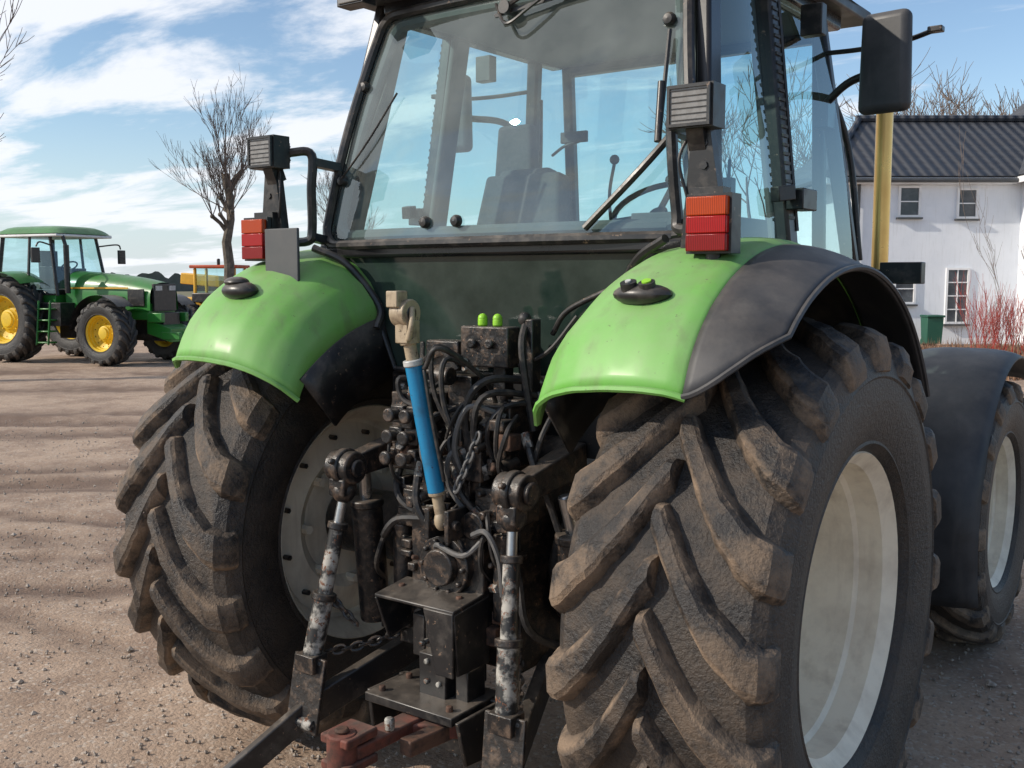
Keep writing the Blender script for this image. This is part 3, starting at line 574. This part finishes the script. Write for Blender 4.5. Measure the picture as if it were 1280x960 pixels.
# ================================================================== second tractor
J=empty('tractor',(-20.44,9.97,-.02),radians(-78))
for sd,n in ((1,'right'),(-1,'left')):
    wheel('rear_wheel_'+n,J,(sd*.95,0,.93),.94,.56,.52,20,sd,'tyre2','rimyel'); wheel('front_wheel_'+n,J,(sd*.93,2.77,.68),.69,.45,.38,18,sd,'tyre2','rimyel',.035)
mb=MB().mat('jdgreen')
def hood(u,v):
    a=pi*u; h=2.0-.16*v-.10*v**4; w=.46-.04*v; 
    return V((w*cos(a),1.15+2.35*v,1.15+(h-1.15)*min(1,sin(a)**.40 if sin(a)>0 else 0)))
mb.grid(hood,24,12); mb.box((0,2.3,1.12),(.78,2.3,.35)); mb.prism([(-.32,3.3,.95),(.32,3.3,.95),(.32,3.95,.78),(-.32,3.95,.78)],(0,0,-.30)); mb.box((.30,3.95,.62),(.08,.5,.16)); mb.box((-.30,3.95,.62),(.08,.5,.16)); mb.box((.36,3.6,1.0),(.1,.4,.2)); mb.box((-.36,3.6,1.0),(.1,.4,.2))
for sd in (1,-1):
    mb.grid(lambda u,v:V((sd*(.60+.62*v),(1.06-.03*v)*cos(radians(150-100*u)),.93+(1.06-.04*v**3)*sin(radians(150-100*u)))),20,6)
    for i in range(4): mb.box((sd*(.98-.02*i),1.10,.45+.24*i),(.26,.36,.035))
    mb.beam((sd*1.1,.94,.4),(sd*1.0,.94,1.35),.03,.05); mb.beam((sd*1.1,1.28,.4),(sd*1.0,1.28,1.35),.03,.05)
mb.box((0,.35,1.35),(1.3,1.4,.25)); mb.obj('body',J,bevel=.02)
mb=MB().mat('black')
for sd in (1,-1):
    mb.grid(lambda u,v:V((sd*(.72+.45*v),2.77+.80*cos(radians(175-130*u)),.68+.80*sin(radians(175-130*u)))),18,4)
    mb.box((sd*.447,3.15,1.42),(.03,.45,.36)); mb.box((sd*.455,2.3,1.35),(.03,1.0,.18)); mb.box((sd*.6,1.0,1.05),(.5,.8,.5))
    for y0,y1,x0,x1,w in ((-.55,-.42,.78,.68,.08),(.42,.42,.82,.70,.05),(1.2,.95,.72,.64,.06)):
        mb.beam((sd*x0,y0,1.45),(sd*x1,y1,2.78),w,w)
    mb.tube([(sd*.68,1.0,2.55),(sd*1.1,1.15,2.6),(sd*1.2,1.15,2.5)],.02,6); mb.box((sd*1.22,1.15,2.32),(.20,.06,.32))
mb.box((0,3.51,1.42),(.66,.06,.58)); mb.box((0,2.2,.8),(.5,3.0,.6)); mb.beam((-.8,2.77,.68),(.8,2.77,.68),.15,.15); mb.beam((-.8,0,.93),(.8,0,.93),.25,.25); mb.box((0,.3,1.52),(1.35,1.5,.12)); mb.cyl((.58,1.35,1.5),(.58,1.35,2.55),.06,n=12); mb.cyl((.58,1.35,2.5),(.6,1.28,2.75),.04,n=12)
mb.box((-.1,.25,1.85),(.5,.45,.5)); mb.box((-.1,.05,2.2),(.45,.12,.5)); mb.box((0,1.0,1.8),(.4,.2,.5)); mb.tube([(.0+.2*cos(a*pi/8),.8+.12*sin(a*pi/8),2.1+.1*sin(a*pi/8)) for a in range(17)],.02,6,False)
mb.obj('cab_and_chassis',J,bevel=.015)
mb=MB().mat('white'); 
for sd in (1,-1): mb.box((sd*.2,3.54,1.62),(.18,.05,.10)); mb.box((sd*.55,1.22,2.80),(.16,.04,.08)); mb.box((sd*.5,-.52,2.8),(.16,.04,.08)); mb.mat('yellow'); mb.box((sd*.462,2.1,1.62),(.014,1.7,.035)); mb.mat('white')
mb.obj('lamps_and_stripe',J)
mb=MB().mat('jdgreen'); mb.grid(lambda u,v:V(((-1+2*u)*.80,-.62+1.95*v,2.80+.18*(1-abs(2*u-1)**6)*(1-abs(2*v-1)**8))),16,16); mb.mat('fascia'); mb.box((0,.355,2.76),(1.58,1.92,.06)); mb.obj('roof',J,bevel=.02)
mb=MB().mat('glass2')
for sd in (1,-1): mb.poly([(sd*.79,-.5,1.5),(sd*.81,.42,1.5),(sd*.70,.42,2.75),(sd*.68,-.42,2.75)]); mb.poly([(sd*.81,.44,1.5),(sd*.72,1.2,1.5),(sd*.64,.95,2.75),(sd*.70,.44,2.75)])
mb.poly([(-.72,1.2,1.6),(.72,1.2,1.6),(.63,.96,2.75),(-.63,.96,2.75)]); mb.poly([(-.78,-.55,1.5),(.78,-.55,1.5),(.67,-.43,2.75),(-.67,-.43,2.75)]); mb.obj('cab_glass',J,smooth=False)
# ================================================================== telehandler
L=empty('telehandler',(-25.3,17.9,-.02),radians(-65))
for sd in (1,-1):
    for y in (0,2.8): wheel('wheel',L,(sd*.95,y,.6),.6,.42,.33,16,sd,'tyre2','rimyel',.03)
mb=MB().mat('yellow'); mb.box((0,1.4,.95),(1.3,3.9,.6)); mb.box((.5,2.3,1.38),(.8,1.5,.45),None,(.9,.9)); mb.beam((-.1,-.6,1.85),(-.1,3.6,1.5),.3,.35); mb.beam((-.1,3.5,1.55),(-.1,4.3,.8),.28,.3); mb.box((0,4.5,.85),(2.0,.6,.9),Matrix.Rotation(radians(20),3,'X'),(1,.4))
for x in (.25,1.0):
    for y in (.4,1.7): mb.beam((x,y,1.2),(x*.97,y,2.15),.09,.09)
mb.mat('black'); mb.box((.62,1.0,1.25),(.85,1.4,.3)); mb.mat('redroof'); mb.box((.62,1.05,2.20),(1.0,1.55,.10)); mb.mat('black'); mb.cyl((.6,1.0,2.25),(.6,1.0,2.45),.05); mb.obj('body',L,bevel=.03)
mb=MB().mat('glass2'); mb.box((.62,1.05,1.76),(.7,1.26,.78)); mb.obj('cab_glass',L)
# ================================================================== house
Hh=empty('white_house',(-6.85,26.4,-.02),radians(36))
mb=MB().mat('wall'); mb.box((1.8,3.2,2.37),(4.6,6.4,4.74)); mb.box((7.1,1.4,2.37),(6.0,10.0,4.75)); mb.obj('walls',Hh)
mb=MB().mat('roof')
mb.poly([(-1.4,-.35,4.62),(5.3,-.35,4.62),(6.5,3.2,6.6),(.6,3.2,6.6)]); mb.poly([(.6,3.2,6.6),(6.5,3.2,6.6),(6.5,6.8,4.62),(-1.4,6.8,4.62)]); mb.poly([(-1.4,-.35,4.62),(.6,3.2,6.6),(-1.4,6.8,4.62)])
mb.poly([(3.85,-3.9,4.66),(7.1,-.8,7.6),(7.1,6.6,7.6),(3.85,6.6,4.66)]); mb.poly([(10.3,-3.9,4.66),(7.1,-.8,7.6),(7.1,6.6,7.6),(10.3,6.6,4.66)]); mb.poly([(3.85,-3.9,4.66),(10.3,-3.9,4.66),(7.1,-.8,7.6)])
mb.cyl((.5,3.2,6.68),(6.4,3.2,6.68),.11,n=8); mb.cyl((-1.4,-.35,4.70),(.6,3.2,6.68),.09,n=8)
mb.obj('roof',Hh,smooth=False,solid=.1)
mb=MB().mat('fascia'); mb.box((1.2,-.30,4.50),(5.2,.05,.16)); mb.box((3.83,-2.1,4.52),(.05,3.6,.16)); mb.box((7.1,-3.88,4.52),(6.4,.05,.16)); mb.box((1.2,-.18,4.43),(5.2,.3,.03))
mb.mat('plate'); mb.cyl((-1.3,-.38,4.50),(3.8,-.38,4.50),.06,n=8); mb.cyl((-.42,-.08,4.45),(-.42,-.08,.1),.045,n=8); mb.obj('fascia_and_gutter',Hh)
def window(mbF,mbG,x,z,w,h,y=0,n=(1,2)):
    mbG.mat('winglass').box((x,y-.0,z),(w-.06,.03,h-.06)); mbF.mat('fascia')
    for dx in (-w/2,w/2): mbF.box((x+dx,y-.02,z),(.06,.08,h+.06))
    for dz in (-h/2,h/2): mbF.box((x,y-.021,z+dz),(w,.082,.06))
    for i in range(1,n[0]): mbF.box((x-w/2+w*i/n[0],y-.018,z),(.03,.05,h))
    for i in range(1,n[1]): mbF.box((x,y-.019,z-h/2+h*i/n[1]),(w,.05,.03))
    mbF.mat('plate').box((x,y-.06,z-h/2-.06),(w+.14,.14,.05))
F_=MB(); G_=MB()
window(F_,G_,1.0,3.95,.56,.80); window(F_,G_,2.6,3.9,.52,.78); window(F_,G_,2.42,1.35,.60,1.5,0,(2,4)); window(F_,G_,.95,1.55,.56,.8,0,(1,2))
for x in (5.2,7.2,9.2): window(F_,G_,x,3.6,.8,1.1,-3.6,(2,2)); window(F_,G_,x,1.4,.8,1.2,-3.6,(2,2))
G_.mat('winglass').box((4.09,-.6,3.5),(.03,.5,.8)); F_.mat('fascia'); F_.box((4.08,-.87,3.5),(.06,.05,.9)); F_.box((4.08,-.33,3.5),(.06,.05,.9)); F_.box((4.078,-.6,3.08),(.06,.6,.05)); F_.box((4.078,-.6,3.92),(.06,.6,.05))
F_.obj('window_frames',Hh); G_.obj('window_panes',Hh)
B=empty('wheelie_bin',(-5.25,26.75,-.02),radians(36)); mb=MB().mat('bin'); mb.box((0,0,.42),(.40,.42,.72),None,(1.15,1.15)); mb.box((0,-.02,.81),(.50,.54,.06)); mb.cyl((-.2,.2,.1),(.2,.2,.1),.1,n=12); mb.obj('bin_body',B,bevel=.02)
# ================================================================== trees
def branch(mb,p,d,L,r,depth,rnd,spread=.5,up=.15,n=5,kids=3,minr=.004):
    pts=[p]; q=p.copy(); dd=d.normalized(); S=4
    for i in range(S):
        dd=(dd+V((rnd.uniform(-1,1),rnd.uniform(-1,1),rnd.uniform(-.6,1)))*.14+V((0,0,up))).normalized(); q=q+dd*L/S; pts.append(q.copy())
    r1=max(minr*.6,r*.45); mb.tube(pts,[r+(r1-r)*i/S for i in range(S+1)],n if r>.03 else 3,False,False)
    if depth<=0: return
    for k in range(kids):
        t=rnd.uniform(.35,1); i=min(S-1,int(t*S)); pp=pts[i].lerp(pts[i+1],t*S-i) if t<1 else pts[-1]
        a=rnd.uniform(0,2*pi); o=dd.orthogonal().normalized(); o=Matrix.Rotation(a,3,dd)@o
        branch(mb,pp,(dd+o*spread*rnd.uniform(.6,1.4)).normalized(),L*rnd.uniform(.5,.8),max(minr,r*(1-.55*t)*.6),depth-1,rnd,spread,up,n,kids,minr)
def pollard(name,loc,h,r,seed,limbs=7,L=2.4):
    rnd=random.Random(seed); e=empty(name,loc); mb=MB().mat('bark')
    P=[V((0,0,-.1))]; 
    for i in range(1,9): P.append(V((rnd.uniform(-.04,.04)*i*.4,rnd.uniform(-.04,.04)*i*.4,h*i/8)))
    mb.tube(P,[r*1.2]+[r*(1-.45*i/8)*rnd.uniform(.93,1.1) for i in range(1,9)],10,False)
    for k in range(limbs):
        z=h*rnd.uniform(.58,1.0); i=min(int(z/h*8),7); p=P[i].lerp(P[i+1],z/h*8-i); a=2*pi*k/limbs+rnd.uniform(-.3,.3); d=V((cos(a)*.6,sin(a)*.6,rnd.uniform(.5,1.2))).normalized()
        l=rnd.uniform(.25,.6); e1=p+d*l; mb.mat('bark'); mb.tube([p,p+d*l*.5+V((0,0,.04)),e1],[r*.40,r*.30,r*.30],8,False); mb.ball(e1,r*.38,6)
        mb.mat('twig')
        for j in range(4):
            o=V((rnd.uniform(-1,1),rnd.uniform(-1,1),rnd.uniform(.4,1.4))); branch(mb,e1,(d*.5+o).normalized(),L*rnd.uniform(.5,1.1),.016,3,rnd,.40,.07,3,3,.0045)
    mb.mat('twig')
    for j in range(6): 
        o=V((rnd.uniform(-.6,.6),rnd.uniform(-.6,.6),1)); branch(mb,P[-1],o,L*rnd.uniform(.8,1.2),.02,3,rnd,.42,.08,3,3,.005)
    mb.obj('trunk_and_branches',e)
pollard('pollarded_tree',(-18.05,13.3,-.02),4.3,.15,3,9,1.0)
pollard('pollarded_tree',(-21.4,20.4,-.02),3.6,.14,11,7,.9)
def bigtree(mb,loc,h,seed,minr=.012,k1=.32):
    rnd=random.Random(seed); mb.mat('twig'); p=V(loc)
    mb.tube([p,p+V((0,0,h*.3))],[h*.022,h*.018],7,False,False)
    for k in range(6):
        a=2*pi*k/6+rnd.uniform(-.4,.4); branch(mb,p+V((0,0,h*rnd.uniform(.2,.32))),V((cos(a)*.7,sin(a)*.7,1)),h*k1,h*.010,4,rnd,.6,.06,3,3,minr)
e=empty('bare_tree',(0,0,0)); mb=MB(); bigtree(mb,(-17.6,5.0,0),9,21,.008); mb.obj('trunk_and_branches',e)
e=empty('background_trees'); mb=MB()
def W(R,D): return (2.115-.588*D+.809*R,-2.934+.809*D+.588*R,0)
for i,(x,y,h) in enumerate(((-12.1,42.7,11.5),(-8.6,44.5,11),(-5.4,43.4,10),(-2.5,47.2,11),(-14.2,35.5,10),(-7.0,41.0,10))): bigtree(mb,(x,y,0),h,40+i,.015,.33)
mb.obj('trees',e)
mb=MB().mat('hedge'); rnd=random.Random(5); vs=[];fs=[]
for i in range(900):
    a=radians(60+150*i/900); R_=170+30*noise.noise(V((i*.02,0,0))); h=2.4+2.4*noise.noise(V((i*.04,3,0)))+1.2*noise.noise(V((i*.3,7,0))); vs+= [(R_*cos(a),R_*sin(a),-1),(R_*cos(a),R_*sin(a),max(.5,h))]
for i in range(899): fs.append((2*i,2*i+2,2*i+3,2*i+1))
mb.add(vs,fs); mb.obj('distant_tree_line',None,smooth=False)
def shrub(name,loc,n,h,w,mk,seed,r=.010,depth=2):
    rnd=random.Random(seed); e=empty(name,loc); mb=MB().mat(mk)
    for i in range(n):
        a=rnd.uniform(0,2*pi); d=V((cos(a)*rnd.uniform(.05,.6),sin(a)*rnd.uniform(.05,.6),1)); branch(mb,V((rnd.uniform(-w,w),rnd.uniform(-w*.5,w*.5),0)),d,h*rnd.uniform(.5,.9),r,depth,rnd,.35,.12,3,3,r*.45)
    mb.obj('stems',e)
shrub('red_dogwood_shrub',(-1.9,21.5,-.02),90,1.2,1.2,'redtwig',1,.009); shrub('red_dogwood_shrub',(-.7,22.4,-.02),60,1.2,.9,'redtwig',2,.009)
shrub('bare_shrub',(-1.3,20.5,-.02),16,2.3,.5,'twig',3,.009,3); shrub('bare_shrub',(-3.1,23.5,-.02),18,1.0,.6,'twig',4,.007)
rnd=random.Random(9); mb=MB().mat('drygrass')
for i in range(11000):
    R_=rnd.uniform(8.3,13.5); D=rnd.uniform(18.5,26.0); p=V(W(R_,D))+V((0,0,-.03)); a=rnd.uniform(0,2*pi); h=rnd.uniform(.12,.42)*(1.2 if rnd.random()<.1 else .8); o=V((cos(a),sin(a),0)); t=p+V((rnd.uniform(-.1,.1),rnd.uniform(-.1,.1),h)); mb.add([p-o*.016,p+o*.016,t],[(0,1,2)])
mb.obj('dry_grass',None,smooth=False)
# ================================================================== ground
def axis(lo,hi,step,far):
    a=[]; x=lo
    while x<=hi: a.append(x); x+=step
    s=step
    while a[-1]<far: s*=1.35; a.append(a[-1]+s)
    s=step
    while a[0]>-far: s*=1.35; a.insert(0,a[0]-s)
    return a
xs=axis(-22,5,.085,1500); ys=axis(-5,24,.085,1500)
fx,fy=-.588,.809; rx_,ry_=.809,.588
TR=((4.6,.6,.13,-.30,1.2),(5.6,.8,.15,-.22,1.),(6.3,.7,.10,.02,.6),(7.2,1,.20,.10,.8),(7.7,.9,.14,-.05,.9),(8.3,.9,.18,-.12,.5),(9.0,1,.24,.05,.7),(9.6,1,.15,.12,.6),(10.6,1,.28,.16,.4),(11.6,1,.3,-.1,.6),(12.4,1,.35,-.05,.5),(13.3,1,.3,.04,.5),(14.6,1,.4,.1,.4),(17,1,.5,.0,.4),(19.5,1,.6,-.05,.4))
gv=[];wet=[]
for x in xs:
    for y in ys:
        D=(x-2.115)*fx+(y+2.934)*fy; R_=(x-2.115)*rx_+(y+2.934)*ry_
        inn= -24<x<6 and -6<y<26; h=0;w=0
        if inn:
            h=.010*noise.noise(V((x*.8,y*.8,0)))+.009*noise.noise(V((x*3,y*3,1)))+.004*noise.noise(V((x*7,y*7,2)))
            if R_<-.6 and 3<D<21:
                ed=min(1,(-.6-R_)/1.0)
                for k,(d0,am,wd,sl,fq) in enumerate(TR):
                    c=d0+sl*R_+.35*sin(R_*fq+k*1.7); q=(D-c)/wd
                    if abs(q)>4: continue
                    g=math.exp(-q*q)*am*ed; lug=.9+.12*sin(R_*22+(4 if q>0 else -4)*abs(q)); tex=max(0,.75+1.0*noise.noise(V((R_*.55,D*1.0,k*3.)))+.6*noise.noise(V((R_*4,D*5,k*3.))))*lug
                    h-=.028*g*tex; w=max(w,1.35*g*tex); h+=.016*math.exp(-((D-c-wd*1.7)/(wd*.6))**2)*ed*tex
            w=min(1,w)
        gv.append((x,y,h+GZ)); wet.append(w)
ny=len(ys); gf=[(i*ny+j,(i+1)*ny+j,(i+1)*ny+j+1,i*ny+j+1) for i in range(len(xs)-1) for j in range(ny-1)]
me=bpy.data.meshes.new('ground'); me.from_pydata(gv,[],gf); a=me.color_attributes.new('wet','FLOAT_COLOR','POINT'); fl=[]
for w in wet: fl+=[w,w,w,1]
a.data.foreach_set('color',fl); me.polygons.foreach_set('use_smooth',[True]*len(me.polygons))
g=bpy.data.objects.new('ground',me); COL.objects.link(g)
m,nt,b=newmat('gravel_ground')
f1,_=noise_fac(nt,.30,5,.6,.38,.62); f2,r2=noise_fac(nt,55,5,.8,.35,.65); f3,r3=noise_fac(nt,5,7,.75,.38,.66); f4,_=noise_fac(nt,1.1,7,.72,.47,.60)
tc=nt.nodes.new('ShaderNodeTexCoord'); vo=N(nt,'ShaderNodeTexVoronoi',Scale=62.,Randomness=1.); nt.links.new(tc.outputs['Object'],vo.inputs['Vector'])
c=mixc(nt,f1,(.46,.325,.228),(.36,.25,.175)); c=mixc(nt,f3,c,(.50,.37,.27)); 
d4=N(nt,'ShaderNodeMath',operation='MULTIPLY'); nt.links.new(f4,d4.inputs[0]); d4.inputs[1].default_value=.85; c=mixc(nt,d4.outputs[0],c,(.27,.18,.125)); 
dk=N(nt,'ShaderNodeMath',operation='MULTIPLY'); nt.links.new(f2,dk.inputs[0]); dk.inputs[1].default_value=.3; c=mixc(nt,dk.outputs[0],c,(.20,.14,.10))
sep=N(nt,'ShaderNodeSeparateColor'); nt.links.new(vo.outputs['Color'],sep.inputs[0])
mr=N(nt,'ShaderNodeMapRange'); mr.inputs[1].default_value=.82; mr.inputs[2].default_value=1.; mr.inputs[4].default_value=.6; nt.links.new(sep.outputs[0],mr.inputs[0])
c=mixc(nt,mr.outputs[0],c,(.56,.49,.41)); 
mr2=N(nt,'ShaderNodeMapRange'); mr2.inputs[1].default_value=.8; mr2.inputs[2].default_value=1.; mr2.inputs[4].default_value=.45; nt.links.new(sep.outputs[1],mr2.inputs[0])
c=mixc(nt,mr2.outputs[0],c,(.17,.13,.105)); 
at=nt.nodes.new('ShaderNodeAttribute'); at.attribute_name='wet'; mu=N(nt,'ShaderNodeMath',operation='MULTIPLY'); nt.links.new(at.outputs['Fac'],mu.inputs[0]); mu.inputs[1].default_value=.88
c=mixc(nt,mu.outputs[0],c,(.155,.10,.07)); nt.links.new(c,b.inputs['Base Color']); b.inputs['Roughness'].default_value=.92
s=N(nt,'ShaderNodeMath',operation='MULTIPLY_ADD'); nt.links.new(vo.outputs['Distance'],s.inputs[0]); s.inputs[1].default_value=-.5; nt.links.new(r2,s.inputs[2])
s2=N(nt,'ShaderNodeMath',operation='MULTIPLY_ADD'); nt.links.new(r3,s2.inputs[0]); s2.inputs[1].default_value=2.5; nt.links.new(s.outputs[0],s2.inputs[2])
bump(nt,b,s2.outputs[0],.7,.011); me.materials.append(m)
mb=MB(); m,nt,b=newmat('field'); f,_=noise_fac(nt,.05,5,.6,.35,.65); nt.links.new(mixc(nt,f,(.10,.12,.045),(.20,.16,.10)),b.inputs['Base Color']); b.inputs['Roughness'].default_value=1; M['field']=m
mb.mat('field'); 
def ring(u,v): 
    a=radians(60+150*u); r=48+4*sin(a*9)+(168-48)*v; return V((r*cos(a),r*sin(a),.02))
mb.grid(ring,60,4); mb.obj('field',None)
M['stone']=paint('stones',(.48,.41,.34),(.20,.16,.13),.85,40,.35,.65)
mb=MB().mat('stone'); rnd=random.Random(4)
for i in range(12000):
    D=2.2+11*rnd.random()**1.6; R_=(rnd.uniform(-.62,.62))*D; x=2.115+fx*D+rx_*R_; y=-2.934+fy*D+ry_*R_
    s=rnd.uniform(.003,.010)*(2.4 if rnd.random()<.03 else 1); a=rnd.uniform(0,pi); vs=[]; z0=GZ-.002
    for k in range(5): b_=a+2*pi*k/5; q=s*rnd.uniform(.7,1.3); vs.append((x+q*cos(b_),y+q*sin(b_),z0+.004+s*.1))
    vs.append((x+rnd.uniform(-.3,.3)*s,y,z0+.006+s*.8)); vs.append((x,y,z0-.01)); mb.add(vs,[(k,(k+1)%5,5) for k in range(5)]+[((k+1)%5,k,6) for k in range(5)])
mb.obj('gravel_stones',None,smooth=False)
# ================================================================== light, sky, camera
az=V((-.66,-.75)).normalized(); el=radians(30)
sd_=V((az.x*cos(el),az.y*cos(el),sin(el)))
su=bpy.data.lights.new('sun','SUN'); su.energy=4.0; su.angle=radians(.7); su.color=(1,.91,.79); so=bpy.data.objects.new('sun',su); COL.objects.link(so); so.rotation_euler=sd_.to_track_quat('Z','Y').to_euler()
w=bpy.data.worlds.new('World'); bpy.context.scene.world=w; w.use_nodes=True; nt=w.node_tree; nt.nodes.clear()
sky=nt.nodes.new('ShaderNodeTexSky'); sky.sky_type='NISHITA'; sky.sun_disc=False; sky.sun_elevation=el; sky.sun_rotation=atan2(az.x,az.y); sky.altitude=20; sky.air_density=1.0; sky.dust_density=.2; sky.ozone_density=2.2
bg=nt.nodes.new('ShaderNodeBackground'); bg.inputs[1].default_value=.15; nt.links.new(sky.outputs[0],bg.inputs[0])
bc=nt.nodes.new('ShaderNodeBackground'); bc.inputs[0].default_value=(.93,.95,1,1); bc.inputs[1].default_value=1.08
tc=nt.nodes.new('ShaderNodeTexCoord'); sp=nt.nodes.new('ShaderNodeSeparateXYZ'); nt.links.new(tc.outputs['Generated'],sp.inputs[0])
za=N(nt,'ShaderNodeMath',operation='ADD'); nt.links.new(sp.outputs[2],za.inputs[0]); za.inputs[1].default_value=.12; zm=N(nt,'ShaderNodeMath',operation='MAXIMUM'); nt.links.new(za.outputs[0],zm.inputs[0]); zm.inputs[1].default_value=.02
cv=nt.nodes.new('ShaderNodeCombineXYZ')
for i in (0,1):
    dv=N(nt,'ShaderNodeMath',operation='DIVIDE'); nt.links.new(sp.outputs[i],dv.inputs[0]); nt.links.new(zm.outputs[0],dv.inputs[1]); nt.links.new(dv.outputs[0],cv.inputs[i])
mp=nt.nodes.new('ShaderNodeMapping'); mp.inputs['Rotation'].default_value=(0,0,radians(-30)); mp.inputs['Scale'].default_value=(.5,1.0,1); mp.inputs['Location'].default_value=(.3,.4,0); nt.links.new(cv.outputs[0],mp.inputs[0])
no=N(nt,'ShaderNodeTexNoise',Scale=1.7,Detail=9.,Roughness=.6,Distortion=.3); nt.links.new(mp.outputs[0],no.inputs['Vector'])
dt=nt.nodes.new('ShaderNodeVectorMath'); dt.operation='DOT_PRODUCT'; nt.links.new(tc.outputs['Generated'],dt.inputs[0]); dt.inputs[1].default_value=(-.86,-.05,.95)
ma=N(nt,'ShaderNodeMath',operation='MULTIPLY_ADD'); nt.links.new(dt.outputs['Value'],ma.inputs[0]); ma.inputs[1].default_value=.28; nt.links.new(no.outputs[0],ma.inputs[2])
rp=N(nt,'ShaderNodeMapRange'); rp.interpolation_type='SMOOTHSTEP'; rp.inputs[1].default_value=.65; rp.inputs[2].default_value=.79; nt.links.new(ma.outputs[0],rp.inputs[0])
hz=N(nt,'ShaderNodeMapRange'); hz.interpolation_type='SMOOTHSTEP'; hz.inputs[1].default_value=.16; hz.inputs[2].default_value=-.02; hz.inputs[3].default_value=0; hz.inputs[4].default_value=.75; nt.links.new(sp.outputs[2],hz.inputs[0])
hb=nt.nodes.new('ShaderNodeBackground'); hb.inputs[0].default_value=(.66,.79,.95,1); hb.inputs[1].default_value=.92
mh=nt.nodes.new('ShaderNodeMixShader'); nt.links.new(hz.outputs[0],mh.inputs[0]); nt.links.new(bg.outputs[0],mh.inputs[1]); nt.links.new(hb.outputs[0],mh.inputs[2])
mm=N(nt,'ShaderNodeMath',operation='MULTIPLY'); nt.links.new(rp.outputs[0],mm.inputs[0]); mm.inputs[1].default_value=.9
mx=nt.nodes.new('ShaderNodeMixShader'); nt.links.new(mm.outputs[0],mx.inputs[0]); nt.links.new(mh.outputs[0],mx.inputs[1]); nt.links.new(bc.outputs[0],mx.inputs[2])
ow=nt.nodes.new('ShaderNodeOutputWorld'); nt.links.new(mx.outputs[0],ow.inputs[0])
cam=bpy.data.cameras.new('camera'); cam.lens=1294/1280*36; cam.sensor_width=36; cam.clip_end=5000; cam.clip_start=.05
co=bpy.data.objects.new('camera',cam); COL.objects.link(co); th=radians(36); p=radians(5.74)
F0=V((-sin(th),cos(th),0)); Rr=V((cos(th),sin(th),0)); F=F0*cos(p)+V((0,0,-sin(p))); U=Rr.cross(F)
mt=Matrix((Rr,U,-F)).transposed().to_4x4(); mt.translation=V((2.115,-2.934,1.773)); co.matrix_world=mt
sc=bpy.context.scene; sc.camera=co; sc.view_settings.view_transform='Standard'; sc.view_settings.look='None'; sc.view_settings.exposure=0
